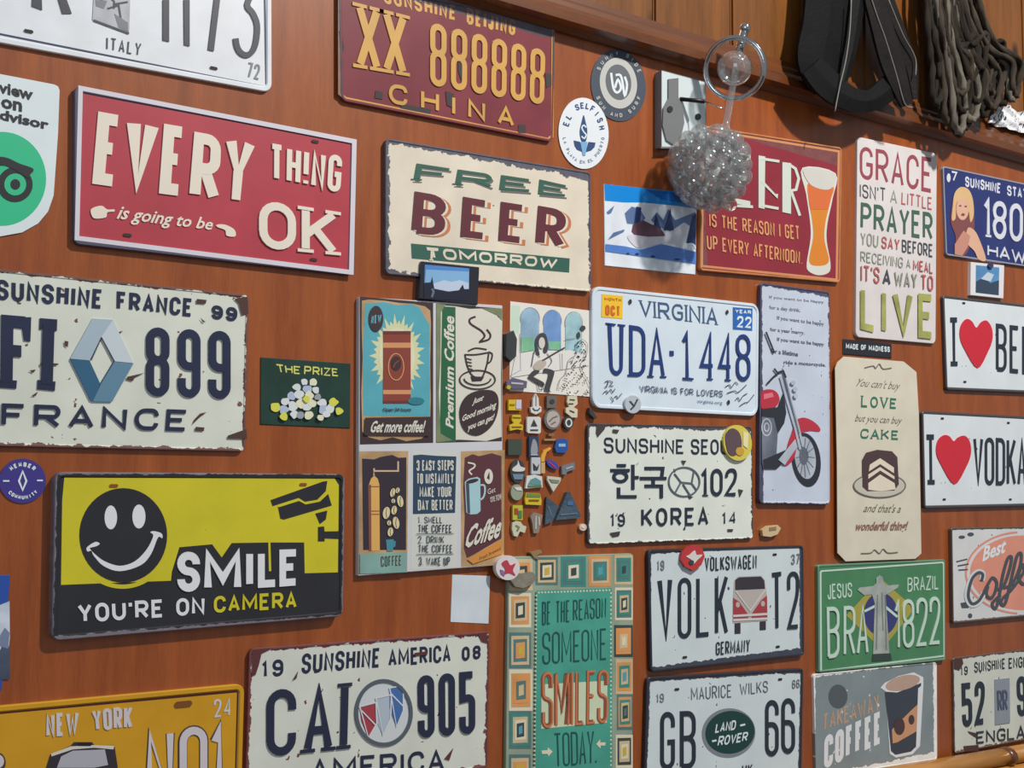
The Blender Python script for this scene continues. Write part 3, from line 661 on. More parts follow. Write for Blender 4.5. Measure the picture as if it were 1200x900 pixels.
# photo 1: can of coffee
s.poly('print_border', [(58, 38), (488, 75), (488, 895), (58, 905)], DKB)
s.poly('torn_edge', [(70, 62), (110, 55), (200, 62), (290, 75), (370, 80), (440, 95), (470, 120), (475, 200), (470, 420), (474, 640), (468, 830), (420, 870), (330, 885), (250, 862), (180, 880), (110, 862), (72, 830), (66, 600), (74, 400), (68, 200)], TAN)
s.poly('turquoise_field', [(90, 78), (200, 70), (280, 88), (360, 82), (410, 105), (440, 160), (465, 200), (468, 740), (78, 735), (76, 400), (82, 200)], TEAL)
rays = []
for i in range(34):
    a = i/34*2*math.pi; R = 1.0 if i % 2 else .84; rays.append((275+165*R*math.cos(a), 385-250*R*math.sin(a)))
    a2 = (i+.5)/34*2*math.pi; rays.append((275+120*math.cos(a2), 385-185*math.sin(a2)))
s.poly('sunburst', rays, mat('pale_yellow_print', (212, 214, 170), .45))
s.poly('sunburst_centre', ell(275, 385, 105, 165, 30), mat('cream_glow_print', (222, 220, 188), .45))
BR = mat('brick_brown_print', (138, 64, 52), .45); LBR = mat('orange_tan_print', (210, 150, 100), .45)
s.poly('coffee_can', [(192, 248), (355, 248), (355, 660), (192, 660)], BR)
s.polys('can_bands', [rect(192, 308, 355, 338), rect(192, 585, 355, 610)], LBR); s.polys('can_edges', [rect(192, 240, 355, 258), rect(192, 648, 355, 664)], mat('can_rim_print', (110, 50, 44)))
s.line('can_badge', [ell(268, 450, 45, 78, 28)+[ell(268, 450, 45, 78, 28)[0]]], 6, LBR); s.poly('can_badge_centre', ell(268, 430, 30, 42), DKB); s.line('bean', [[(250, 455), (262, 430), (285, 412)]], 8, BR)
s.poly('can_shadow', ell(385, 650, 48, 22), mat('deep_teal_print', (48, 124, 142)))
s.poly('new_badge', ell(150, 168, 42, 76, 28), DKB); s.text('NEW', [(122, 150), (182, 140), (180, 188), (120, 200)], TEAL, .2)
s.text('Open 24 hours', [(190, 690), (355, 690), (355, 715), (190, 715)], DKB, font=1, bold=.03)
s.poly('caption_band', [(85, 748), (468, 742), (462, 855), (80, 850)], DKB); s.text('Get more coffee!', [(125, 765), (440, 762), (436, 835), (115, 835)], CRP, font=2, bold=.028)
# photo 2: premium coffee
s.poly('print_border', [(505, 78), (892, 108), (890, 885), (505, 895)], DKB)
s.poly('cream_field', [(520, 88), (620, 95), (700, 110), (770, 108), (850, 128), (868, 160), (892, 170), (885, 500), (888, 860), (800, 884), (640, 876), (520, 886)], CRP)
GRN = mat('forest_green_print', (40, 100, 66), .45)
s.poly('green_band', [(540, 95), (618, 100), (620, 890), (525, 893)], GRN)
s.text('Premium Coffee', [(560, 815), (548, 155), (612, 150), (606, 812)], CRP, font=2, bold=.028)
s.polys('torn_edge', [[(505, 80), (560, 84), (532, 130), (530, 400), (520, 600), (530, 840), (600, 880), (505, 893)], [(770, 105), (890, 108), (890, 180), (865, 150)]], mat('mottled_edge', (120, 130, 96), .5, grain=.3))
s.line('steam', [[(735, 155), (702, 170), (704, 195), (740, 220), (770, 240), (788, 270), (760, 302)], [(800, 230), (822, 262), (810, 290), (755, 305)]], 11, DKB)
s.line('coffee_cup', [[(672, 375), (685, 440), (715, 500), (770, 512), (800, 440), (812, 368)], [(672, 378), (735, 378), (808, 366)], [(690, 358), (735, 340), (800, 348)], [(810, 362), (832, 375), (824, 415), (800, 432)]], 9, DKB)
s.poly('cup_base', [(705, 505), (785, 508), (770, 532), (715, 535)], DKB)
s.line('saucer', [ell(745, 525, 104, 55, 30)+[ell(745, 525, 104, 55, 30)[0]], ell(745, 518, 78, 38, 20, 180, 360)], 8, DKB)
s.line('cup_shading', [[(680, 400), (712, 408)], [(683, 420), (712, 426)], [(690, 440), (714, 446)], [(695, 460), (718, 466)]], 6, DKB)
s.poly('brown_disc', [(640, 700), (675, 625), (745, 590), (830, 588), (866, 630), (862, 720), (825, 800), (755, 850), (690, 840), (650, 790)], DKB)
s.text('Just', [(712, 640), (785, 612), (775, 655), (712, 680)], CRP, font=2, bold=.028); s.text('Good morning', [(655, 735), (855, 650), (855, 700), (655, 780)], CRP, font=2, bold=.028); s.text('you can get!', [(680, 790), (845, 722), (840, 768), (685, 835)], CRP, font=2, bold=.028)
# lower row
s.view = (410, 510, 5.294)
s.poly('print_border', [(58, 100), (362, 98), (355, 850), (55, 862)], TAN)
s.poly('dark_field', [(75, 145), (150, 150), (190, 135), (262, 122), (300, 140), (350, 138), (348, 712), (82, 712)], mat('plum_black_print', (54, 44, 56), .45))
OR = mat('ochre_print', (222, 172, 96), .45)
s.poly('grinder', [(118, 305), (130, 270), (150, 250), (172, 270), (182, 305), (185, 715), (132, 718), (130, 500)], OR)
s.poly('grinder_shade', [(112, 310), (130, 305), (133, 718), (118, 718)], mat('dark_ochre_print', (132, 84, 66)))
s.line('grinder_crank', [[(298, 162), (298, 222), (150, 222), (148, 205), (148, 250)]], 10, mat('cream_pink_print', (214, 182, 150)))
s.line('grinder_bands', [[(132, 470), (182, 470)], [(132, 490), (182, 490)], [(118, 318), (182, 318)]], 4, mat('dark_ochre_print', (132, 84, 66)))
BEAN = mat('bean_cream_print', (220, 208, 164), .45)
for x, y, a, b, r in [(262, 356, 15, 28, 15), (293, 342, 12, 18, 15), (309, 410, 19, 36, -10), (266, 408, 12, 14, 0), (223, 482, 22, 38, 10), (271, 465, 17, 28, 10), (283, 543, 20, 38, -10), (240, 544, 13, 16, 0), (248, 600, 17, 28, 10)]:
    s.poly('coffee_bean', ell(x, y, a, b, 14, rot=r), BEAN, lift=.0012); s.line('bean_slit', [[(x+2, y-b*.8), (x-3, y), (x+2, y+b*.8)]], 3, DKB, lift=.0014)
s.polys('small_cup', [[(222, 648), (270, 645), (266, 720), (228, 722)], [(270, 655), (282, 658), (280, 690), (268, 695)]], mat('cup_blue_print', (72, 140, 158), .45))
s.poly('label_band', [(60, 735), (352, 728), (350, 850), (60, 860)], mat('sage_teal_print', (128, 168, 160), .45, grain=.1)); s.text('COFFEE', [(188, 752), (318, 745), (316, 808), (190, 818)], mat('ink_brown_print', (80, 66, 56)), .12)
s.poly('print_border', [(382, 100), (668, 98), (665, 820), (380, 832)], mat('off_white_print', (208, 212, 206), .45))
s.poly('navy_field', [(392, 125), (440, 120), (540, 128), (660, 132), (652, 482), (390, 490)], mat('dusty_navy_print', (46, 70, 94), .45))
NG = mat('print_ink', (60, 66, 78), .45)
for i, (tx, x0, x1) in enumerate((('3 EASY STEPS', 413, 642), ('TO INSTANTLY', 413, 642), ('MAKE YOUR', 430, 628), ('DAY BETTER', 420, 635))):
    y = 155+i*82; s.text(tx, [(x0, y), (x1, y), (x1, y+64), (x0, y+66)], CRP, .13, gap=.22)
for tx, q in (('1. SMELL', (420, 505, 572, 546)), ('THE COFFEE', (422, 555, 630, 604)), ('2. DRINK', (420, 625, 582, 670)), ('THE COFFEE', (422, 680, 634, 728)), ('3. WAKE UP', (425, 755, 618, 808))):
    s.text(tx, rect(*q), NG, .12, gap=.26)
s.line('rules', [[(410, 612), (640, 610)], [(410, 740), (640, 736)]], 4, NG)
s.poly('print_border', [(688, 100), (960, 92), (955, 800), (690, 818)], TAN)
s.poly('wine_field', [(712, 140), (760, 118), (800, 130), (880, 112), (940, 130), (940, 640), (760, 745), (725, 762), (706, 700), (712, 500), (702, 330)], mat('wine_brown_print', (92, 52, 60), .45))
MG = mat('mug_blue_print', (166, 204, 214), .45)
s.poly('mug', [(712, 290), (735, 270), (790, 258), (808, 270), (810, 470), (790, 488), (750, 492), (722, 480)], MG); s.poly('mug_inside', ell(758, 285, 40, 12, rot=-14), DKB); s.poly('mug_shade', [(718, 300), (738, 296), (745, 486), (728, 480)], mat('mug_shade_print', (70, 80, 96)))
s.line('mug_handle', [[(808, 310), (832, 312), (836, 350), (826, 385), (808, 400)]], 11, MG); s.line('steam', [[(730, 170), (770, 180), (768, 200), (738, 222), (755, 245)]], 10, CRP)
s.poly('badge', ell(858, 256, 27, 47), CRP); s.text('4', [(848, 230), (868, 228), (866, 280), (848, 280)], DKB, .2)
s.text('Get', [(850, 335), (900, 318), (900, 352), (852, 368)], CRP, font=1); s.text('one now', [(865, 385), (935, 360), (938, 400), (870, 418)], CRP, font=1)
s.text('Coffee', [(735, 560), (945, 490), (925, 635), (708, 705)], CRP, font=2, bold=.028)
s.poly('orange_ribbon', [(725, 770), (940, 645), (942, 735), (760, 798)], mat('orange_ribbon_print', (212, 142, 66), .45)); s.text('Fresh brewed', [(800, 755), (930, 690), (930, 712), (800, 778)], DKB, font=1)
s.view = (410, 340, 5)

# ---- drawing
s = Sign('pen_drawing', 'pen and watercolour drawing of a guitar player and a dancer under three arches', 'picture', [(598, 353), (692, 364), (691, 465), (597, 458)], .001, (590, 345, 7.2))
s.plate(mat('drawing_paper', (228, 226, 218), .6), .0005)
WB = [mat('watercolour_blue', (148, 182, 208), .6, grain=.3), mat('watercolour_deep_blue', (110, 150, 204), .6, grain=.3), mat('watercolour_teal', (156, 194, 204), .6, grain=.3)]; WG = mat('watercolour_green', (128, 192, 154), .6, grain=.3)
INKD = mat('drawing_ink', (64, 62, 66), .6); INKL = mat('light_ink', (150, 144, 150), .6)
s.poly('green_tint', [(70, 90), (140, 100), (130, 330), (65, 320)], mat('pale_green_wash', (200, 222, 202), .6))
for i, (x, y, rx, bot) in enumerate(((222, 205, 78, 470), (410, 225, 74, 470), (590, 240, 70, 490))):
    s.poly('arch_wash', ell(x, y, rx, 90, 20, 0, 180)+[(x-rx, bot), (x+rx, bot)], WB[i]); s.line('arch_line', [ell(x, y, rx+4, 94, 20, -20, 200)], 4, INKL)
s.polys('green_hills', [[(145, 360), (250, 360), (260, 470), (145, 490)], [(375, 400), (480, 395), (470, 470), (380, 465)]], WG)
s.poly('white_terrace', [(100, 500), (560, 470), (720, 520), (720, 600), (60, 700)], mat('drawing_paper_b', (226, 224, 220), .6))
for p_ in ([(135, 330), (140, 640), (50, 690)], [(470, 500), (475, 640)], [(490, 500), (492, 640)]): s.line('wall_line', [p_], 4, INKL)
s.poly('guitarist_hair', [(270, 500), (262, 400), (285, 345), (320, 325), (355, 345), (370, 420), (362, 490), (330, 490), (345, 400), (320, 365), (292, 390), (285, 440), (300, 510)], INKD)
s.poly('guitarist_face', ell(318, 410, 26, 48), mat('skin_pencil', (214, 208, 200), .6))
s.polys('guitarist_legs', [[(250, 640), (300, 650), (250, 690), (255, 700), (335, 745), (320, 775), (215, 715), (205, 690)], [(340, 625), (410, 640), (422, 670), (385, 800), (395, 825), (345, 815), (345, 780), (375, 670), (330, 660)]], INKD)
s.poly('guitar_body', ell(300, 595, 60, 38, rot=-30), mat('guitar_wash', (188, 176, 166), .6)); s.line('guitar_neck', [[(320, 560), (420, 500), (510, 450)]], 12, INKD)
s.line('guitarist_outline', [[(250, 480), (228, 610)], [(360, 500), (400, 560), (370, 610)], [(250, 480), (300, 530)], [(280, 740), (290, 800)], [(320, 745), (325, 800), (285, 800)]], 6, INKD)
s.line('dancer_outline', [[(660, 380), (600, 420), (610, 500), (540, 560), (520, 660), (470, 720), (450, 800)], [(660, 380), (700, 420), (690, 520), (640, 600), (700, 720), (725, 780)], [(600, 370), (510, 380)]], 5, INKL)
s.polys('dancer_hair', [ell(662, 285, 22, 22), ell(625, 345, 14, 28)], INKD)
sp = []
rr = random.Random(5)
for i in range(95):
    y = rr.uniform(400, 840); f = (y-400)/440; x = rr.uniform(610-160*f, 680+30*f); sp.append(ell(x, y, rr.uniform(4, 8), rr.uniform(4, 8), 6))
s.polys('dress_dots', sp, INKD)

# ---- VIRGINIA plate
s = Sign('license_plate', 'white licence plate lettered VIRGINIA UDA-1448 in blue with month stickers', 'license plate', [(693, 335), (889, 356.5), (887.5, 488), (693.5, 478)], .004, (680, 320, 5))
s.plate(mat('reflective_white', (214, 228, 240), .3, coat=.3, grain=.02), .014, .005, .0012)
VB = mat('virginia_blue', (38, 62, 122), .35); GB = mat('slate_blue_print', (70, 96, 132), .4); INS = mat('ink_scribble', (70, 84, 96), .5)
s.text('VIRGINIA', [(345, 158), (802, 206), (802, 305), (350, 252)], GB, .15, gap=.22, serif=True, thick=.0003)
s.text('UDA', [(158, 295), (375, 308), (490, 612), (168, 602)], VB, .0001) if 0 else None
for tx, q in (('U', [(158, 292), (250, 302), (245, 602), (172, 598)]), ('D', [(285, 304), (378, 318), (378, 608), (285, 606)]), ('A', [(398, 322), (492, 330), (492, 614), (400, 612)]), ('-', [(512, 440), (554, 444), (554, 500), (512, 498)]),
              ('1', [(588, 338), (640, 344), (640, 622), (596, 622)]), ('4', [(698, 345), (782, 352), (778, 628), (698, 626)]), ('4', [(806, 352), (886, 358), (882, 634), (806, 630)]), ('8', [(908, 356), (992, 362), (992, 634), (910, 632)])):
    s.text(tx, q, VB, .5 if tx == '-' else .085, serif=tx in 'UDA14', thick=.001)
s.polys('letter_feet', [[(598, 612), (658, 616), (658, 628), (598, 624)], [(160, 294), (202, 298), (202, 308), (160, 304)]], VB, thick=.001)
s.text('VIRGINIA IS FOR LOVERS', [(342, 658), (832, 690), (830, 728), (348, 698)], mat('thin_navy', (60, 78, 110), .4), .14, gap=.2)
s.text('virginia.org', [(682, 742), (830, 752), (828, 775), (682, 764)], GB, font=1)
ms = s.poly('month_sticker', [(125, 122), (248, 134), (246, 268), (122, 258)], mat('amber_sticker', (240, 196, 52), .4), lift=.0003, thick=.0002)
s.text('OCT', [(145, 185), (232, 195), (232, 255), (145, 248)], mat('orange_ink', (216, 104, 44), .4), .22, lift=.0009); s.text('MONTH', [(140, 142), (238, 150), (238, 168), (140, 160)], mat('orange_ink', (216, 104, 44), .4), .22, lift=.0009)
s.poly('year_sticker', [(893, 200), (1008, 208), (1006, 338), (893, 330)], mat('blue_sticker', (44, 104, 186), .4), lift=.0003, thick=.0002)
s.text('22', [(915, 250), (1000, 258), (1000, 325), (915, 320)], W2, .2, gap=.25, lift=.0009); s.text('YEAR', [(905, 212), (998, 220), (998, 242), (905, 235)], W2, .26, lift=.0009)
s.line('handwriting', [[(140, 640), (160, 632), (150, 668), (140, 665)], [(165, 632), (185, 640), (170, 660), (190, 662)], [(130, 705), (150, 690), (155, 705), (175, 682), (185, 700), (200, 678)], [(175, 725), (190, 748), (180, 755)], [(195, 730), (210, 720), (215, 735), (240, 705)]], 5, INS)
s.line('handwriting', [[(845, 668), (870, 655), (880, 672), (905, 640), (920, 655)], [(855, 705), (900, 690), (920, 700), (970, 655)], [(905, 745), (920, 730), (930, 748), (950, 720), (975, 705)], [(930, 780), (960, 760), (980, 755), (1015, 712)]], 5, INS)
BH = mat('bolt_hole', (40, 44, 48), .6)
s.polys('bolt_holes', [ell(289, 168, 9, 15, 12), ell(857, 229, 8, 13, 12), ell(865, 757, 8, 14, 12)], BH)

# ---- KOREA plate
s = Sign('license_plate', 'worn white licence plate lettered KOREA with Korean characters and number 102', 'license plate', [(688.5, 496), (881, 500), (882.5, 631), (688.5, 638)], .004, (680, 480, 4))
PW = mat('aged_white_paint_c', (222, 228, 220), .4, wear=s.wear(.003, .014, 0.730, (56, 54, 58)), grain=.04); NV = mat('blue_black_letters', (42, 50, 66), .35, wear=s.wear(0, .001, .86, (150, 150, 144)))
s.plate(PW, .006, .002, .0007)
s.text('SUNSHINE', [(110, 130), (485, 140), (485, 208), (110, 204)], NV, .15, gap=.24, thick=.0005); s.text('SEOUL', [(518, 138), (735, 140), (735, 212), (518, 210)], NV, .15, gap=.24, thick=.0005)
s.line('hangul_letters', [[(170, 262), (212, 262)], [(140, 285), (230, 285)], ell(186, 315, 30, 22, 20)+[ell(186, 315, 30, 22, 20)[0]], [(245, 258), (245, 375)], [(245, 318), (272, 318)], [(178, 365), (178, 408), (262, 408)]], 15, NV, thick=.0008)
s.line('hangul_letters', [[(300, 275), (385, 275), (380, 315)], [(278, 322), (402, 322)], [(340, 322), (340, 355)], [(300, 358), (378, 358), (378, 415)]], 15, NV, thick=.0008)
s.text('102', [(562, 278), (732, 275), (730, 406), (562, 406)], NV, .135, gap=.22, serif=True, thick=.0008)
s.text('KOREA', [(285, 462), (598, 458), (598, 542), (285, 548)], NV, .16, gap=.35, thick=.0006)
s.text('19', [(138, 488), (208, 490), (208, 548), (138, 550)], NV, .17, gap=.45); s.text('14', [(662, 482), (728, 478), (728, 535), (662, 540)], NV, .17, gap=.45)
s.line('round_emblem', [ell(485, 338, 72, 68, 36)+[ell(485, 338, 72, 68, 36)[0]], [(440, 395), (470, 340), (520, 345), (530, 290)], [(470, 340), (440, 300)], [(520, 345), (545, 380)], [(515, 405), (480, 350)]], 6, mat('emblem_grey', (104, 118, 130), .3, metal=.3), thick=.0004)
s.polys('rust_patches', [[(75, 72), (120, 72), (110, 95), (80, 130), (72, 110)], [(150, 92), (180, 95), (172, 112), (150, 108)], [(470, 238), (495, 240), (482, 262)], [(738, 372), (762, 378), (745, 412)], [(500, 405), (528, 408), (512, 420)], [(480, 560), (492, 540), (490, 565)], [(135, 578), (185, 570), (180, 592), (150, 598)], [(686, 560), (714, 560), (712, 572), (690, 572)]], mat('dark_rust', (62, 58, 60), .8))

# ---- snow postcard
s = Sign('picture_card', 'postcard of a snowy chalet under a blue sky, in the shadow of the glass ornament', 'picture', [(708, 215.5), (817, 227), (815, 322), (709, 311.5)], .0012, (700, 210, 7.5))
s.plate(mat('snow_white_print', (226, 234, 244), .25, coat=.4, grain=.08), .0005)
s.poly('sky_print', [(62, 42), (872, 128), (868, 260), (700, 235), (400, 205), (230, 205), (66, 190)], mat('azure_print', (20, 138, 222), .25, coat=.4))
s.poly('deep_sky', [(420, 90), (872, 135), (868, 230), (560, 180)], mat('deeper_azure_print', (20, 96, 182), .25))
s.polys('mountain_rock', [[(80, 290), (150, 230), (120, 300), (90, 310)], [(140, 470), (240, 440), (230, 465), (90, 535)], [(240, 300), (300, 240), (370, 260), (420, 340), (380, 400), (260, 390)], [(470, 360), (520, 290), (580, 360), (620, 260), (680, 360), (860, 290), (860, 440), (760, 380), (640, 460), (540, 420)]], mat('blue_rock_print', (96, 122, 168), .3, grain=.2))
s.polys('fir_trees', [[(310, 470), (340, 240), (385, 250), (370, 470)], [(490, 440), (510, 300), (560, 440)], [(580, 450), (640, 250), (670, 450)], [(780, 560), (830, 330), (868, 300), (862, 580)]], mat('dark_fir_print', (40, 56, 104), .3))
s.poly('chalet', [(310, 400), (400, 360), (560, 440), (600, 500), (340, 510), (300, 460)], mat('chalet_brown_print', (104, 70, 84), .3, grain=.3))
s.poly('snow_bank', [(270, 490), (560, 510), (760, 390), (780, 470), (740, 560), (760, 620), (640, 560), (450, 590), (340, 600)], mat('pale_snow_print', (214, 214, 224), .3))
s.poly('blue_snow', [(70, 570), (240, 590), (380, 620), (560, 570), (700, 600), (866, 640), (862, 745), (700, 725), (70, 635)], mat('blue_snow_print', (86, 130, 206), .3, grain=.1))
s.polys('skiers', [ell(265, 655, 14, 9, 10), ell(345, 660, 18, 12, 10), ell(485, 680, 20, 10, 10), ell(700, 705, 30, 9, 10)], mat('dark_blue_dots', (30, 50, 90)))
s.line('snow_arch', [ell(815, 610, 42, 42, 14, 0, 180)], 14, mat('snow_arch_print', (210, 220, 240)))

# ---- BEER is the reason
s = Sign('slogan_sign', 'dark red sign reading BEER is the reason, with an amber beer glass picture', 'sign', [(822, 147), (986, 173), (984, 331.5), (820, 317)], .005, (690, 150, 3.871))
s.plate(mat('crimson_paint', (142, 42, 56), .35, coat=.3, wear=s.wear(0, .001, .88, (90, 50, 50)), grain=.08), .006, .003, .0010, mat('peeled_orange_rim', (190, 122, 76), .45, grain=.2))
s.line('border_line', [[(518, 6), (513, 626), (1124, 688), (1134, 106), (518, 6)]], 10, mat('peach_line', (204, 140, 92), .45))
PG = mat('pale_mint_letters', (206, 214, 204), .4); PCH = mat('peach_letters', (218, 156, 108), .4)
s.text('B', [(528, 90), (600, 100), (596, 330), (528, 320)], PG, .1, thick=.0006); s.text('E', [(640, 105), (740, 122), (738, 358), (640, 338)], PG, .1, thick=.0006)
s.polys('letter_bodies', [[(768, 125), (798, 130), (795, 368), (768, 362)], [(876, 155), (915, 160), (915, 390), (876, 382)]], PG, thick=.0006)
s.line('letter_strokes', [[(768, 138), (862, 152)], [(780, 240), (850, 312), (850, 300)], [(782, 352), (858, 366)], [(905, 165), (935, 185), (950, 230), (938, 280), (915, 285), (955, 398)], [(640, 352), (742, 358)]], 12, PG, thick=.0006)
s.text('IS THE REASON I GET', [(543, 388), (952, 445), (955, 510), (545, 448)], PCH, .13, gap=.25, thick=.0003)
s.text('UP EVERY AFTERNOON.', [(532, 485), (965, 560), (965, 620), (535, 550)], PCH, .13, gap=.25, thick=.0003)
s.poly('beer_glass', [(968, 180), (1118, 205), (1105, 320), (1082, 430), (1078, 510), (1095, 610), (1088, 655), (1040, 668), (995, 648), (988, 610), (1005, 500), (1002, 420), (985, 300)], mat('glass_print', (214, 214, 206), .35), lift=.0004)
s.poly('beer_print', [(998, 245), (1105, 262), (1095, 330), (1072, 430), (1068, 510), (1088, 605), (1040, 625), (998, 605), (1016, 500), (1012, 420), (996, 330)], mat('amber_beer_print', (216, 132, 48), .35), lift=.0006)
s.poly('beer_top_tint', [(998, 245), (1105, 262), (1095, 330), (1085, 370), (1006, 370), (996, 330)], mat('orange_beer_print', (214, 112, 62), .35), lift=.0008)
s.poly('beer_foam', [(975, 182), (1110, 204), (1104, 268), (1060, 280), (998, 252)], mat('foam_print', (206, 204, 198), .4), lift=.0010)
# ---- GRACE sign
s = Sign('slogan_sign', "pale tall sign of coloured lines beginning GRACE and ending LIVE", 'sign', [(1005, 160), (1098, 180), (1096.5, 403), (1003, 395)], .005, (980, 140, 3.214))
s.plate(mat('pale_stone_paint', (216, 210, 210), .4, grain=.03), .009)
CA = mat('dusty_rose_ink', (150, 72, 84)); CB = mat('charcoal_ink', (74, 76, 84)); CC_ = mat('pine_green_ink', (66, 100, 82)); CD = mat('sage_grey_ink', (142, 148, 132)); CE = mat('brick_pink_ink', (178, 92, 92)); CF = mat('khaki_green_ink', (162, 164, 94), grain=.25)
def L(tx, q, m, t=.13, gap=.22): s.text(tx, q, m, t, gap=gap)
L('GRACE', [(88, 100), (362, 145), (360, 278), (88, 222)], CA, .12)
L("ISN'T", [(88, 242), (186, 258), (186, 312), (88, 294)], CB); L('A', [(204, 265), (228, 268), (228, 320), (202, 314)], CD); L('LITTLE', [(246, 272), (360, 294), (360, 342), (244, 320)], CE)
L('PRAYER', [(92, 312), (362, 352), (362, 456), (90, 412)], CC_, .14)
L('YOU', [(90, 424), (158, 435), (156, 484), (90, 474)], CD); L('SAY', [(170, 440), (238, 450), (236, 496), (168, 486)], CE, .16); L('BEFORE', [(246, 452), (362, 470), (362, 520), (246, 500)], CB)
L('RECEIVING', [(90, 496), (250, 520), (248, 560), (90, 536)], CD, .11); L('A', [(262, 525), (278, 527), (278, 562), (262, 560)], CD, .11); L('MEAL', [(288, 528), (362, 540), (362, 582), (288, 568)], CE)
L("IT'S", [(90, 548), (162, 558), (160, 620), (90, 610)], CE); L('A', [(174, 562), (204, 568), (202, 626), (172, 622)], CB, .18); L('WAY', [(216, 570), (302, 580), (302, 638), (216, 628)], CD, .15); L('TO', [(316, 584), (362, 590), (362, 648), (316, 642)], CE)
for tx, q in (('L', [(88, 630), (145, 634), (145, 805), (88, 790)]), ('I', [(162, 640), (190, 643), (190, 812), (162, 806)]), ('V', [(206, 645), (286, 652), (272, 818), (228, 812)]), ('E', [(305, 655), (362, 660), (362, 828), (305, 822)])): s.text(tx, q, CF, .16)

# ---- HAWAII
s = Sign('license_plate', 'navy blue licence plate lettered HAWAII 1808 with a blonde woman picture, right edge', 'license plate', ('TL', (1104.5, 194.5), (1200, 215), .305, .146), .004, (1080, 180, 3.1))
s.plate(mat('navy_paint', (44, 54, 112), .35, wear=s.wear(.0015, .004, .84, (150, 150, 160)), grain=.1), .006, .003, .0009, mat('worn_pale_rim', (148, 150, 166), .4))
LWH = mat('cool_white_letters', (212, 216, 226), .4, wear=s.wear(0, .001, .86, (70, 76, 120)))
s.text('SUNSHINE', [(158, 82), (288, 108), (286, 145), (158, 120)], LWH, .2, gap=.2); s.text('STATE', [(310, 115), (400, 134), (400, 170), (310, 152)], LWH, .2, gap=.2)
s.text('1', [(222, 160), (252, 165), (250, 305), (226, 302)], LWH, .14, serif=True, thick=.0008); s.text('8088', [(258, 170), (480, 200), (480, 340), (256, 308)], LWH, .13, gap=.25, thick=.0008)
s.text('HAWAII', [(238, 330), (440, 364), (440, 416), (238, 372)], LWH, .18, gap=.18, thick=.0005); s.text('7', [(106, 62), (128, 66), (126, 104), (108, 100)], LWH, .2); s.poly('grime_mark', ell(97, 88, 7, 16), LWH)
BLN = mat('blonde_print', (214, 178, 130), .4); SKN = mat('skin_print', (218, 172, 146), .4); AUB = mat('auburn_shade_print', (128, 74, 76), .4)
s.poly('figure_shade', [(110, 180), (125, 140), (175, 150), (190, 230), (185, 300), (158, 368), (122, 362), (122, 300), (105, 250)], AUB)
s.poly('figure_hair', [(112, 190), (118, 145), (140, 122), (168, 130), (184, 165), (188, 220), (176, 250), (168, 200), (150, 165), (125, 180), (122, 235), (108, 240)], BLN)
s.poly('figure_face', ell(147, 200, 23, 42, 20), SKN); s.poly('figure_shoulder', [(165, 272), (185, 275), (205, 305), (232, 385), (205, 384), (190, 355), (160, 320)], SKN)
s.poly('figure_bust', [(118, 330), (150, 280), (175, 300), (165, 340), (145, 372), (118, 366)], mat('warm_skin_print', (196, 138, 122), .4)); s.polys('figure_features', [ell(138, 190, 5, 3, 8), ell(158, 192, 5, 3, 8), ell(148, 222, 7, 5, 10)], AUB)

# ---- hearts
for lab, q, beer in (('white worn sign reading I heart BEER in black, right frame edge', ('TL', (1104.5, 346), (1200, 357), .305, .152), 1), ('white worn sign reading I heart VODKA in black, below the heart BEER sign', ('TL', (1080, 481.5), (1200, 488), .305, .152), 0)):
    s = Sign('heart_sign', lab, 'sign', q, .005, (1070, 330, 3.1), group=None)
    s.plate(mat('ice_white_paint_%d' % beer, (218, 226, 232), .4, wear=s.wear(.0035, .008, .76, (52, 56, 62)), grain=.03), .006, .0045, .0012, mat('grimy_rim', (74, 72, 76), .4))
    LT = mat('ink_letters', (42, 50, 62), .4); HR = mat('heart_red', (204, 42, 58), .4)
    if beer:
        s.text('I', [(132, 130), (160, 132), (160, 306), (136, 304)], LT, .085, thick=.0008); s.polys('letter_serifs', [rect(134, 130, 158, 148), rect(136, 290, 160, 307)], LT, thick=.0008)
        s.poly('heart', [(228, 168), (212, 145), (192, 136), (172, 160), (168, 200), (185, 245), (232, 314), (270, 255), (286, 210), (284, 170), (266, 142), (245, 148)], HR, thick=.001)
        s.text('BEER', [(300, 152), (475, 172), (475, 345), (300, 325)], LT, .09, gap=.32, thick=.0008); SL = [(183, 78), (187, 364)]
    else:
        s.text('I', [(50, 556), (74, 556), (76, 736), (52, 736)], LT, .085, thick=.0008); s.polys('letter_serifs', [rect(48, 555, 74, 574), rect(52, 720, 77, 737)], LT, thick=.0008)
        s.poly('heart', [(146, 580), (130, 562), (110, 558), (88, 578), (82, 620), (100, 665), (148, 736), (190, 675), (208, 625), (204, 582), (186, 560), (162, 566)], HR, thick=.001)
        s.text('VODKA', [(218, 564), (410, 572), (410, 742), (218, 738)], LT, .085, gap=.2, thick=.0008); SL = [(105, 497), (345, 513), (112, 791), (352, 791)]
    slots(s, SL, SLOT)

# ---- polaroid
s = Sign('instant_photo', 'small white-bordered instant photo between the HAWAII plate and heart BEER sign', 'photo', [(1138, 307), (1177, 311), (1176, 350), (1137.5, 346)], .006, (1080, 180, 3.1))
s.plate(mat('photo_white', (222, 222, 226), .4), .0004)
s.poly('sky_print', [(197, 405), (282, 414), (280, 515), (196, 505)], mat('photo_blue', (88, 140, 188), .4, grain=.2)); s.poly('landscape_print', [(197, 465), (225, 450), (250, 470), (281, 460), (280, 515), (196, 505)], mat('photo_dark', (54, 70, 92), .4)); s.poly('pale_cloud', [(215, 455), (240, 430), (262, 440), (250, 465)], mat('photo_pale', (190, 206, 220), .4)); s.poly('push_pin', ell(246, 408, 9, 9), mat('pin_navy', (50, 60, 110), .3), thick=.003)

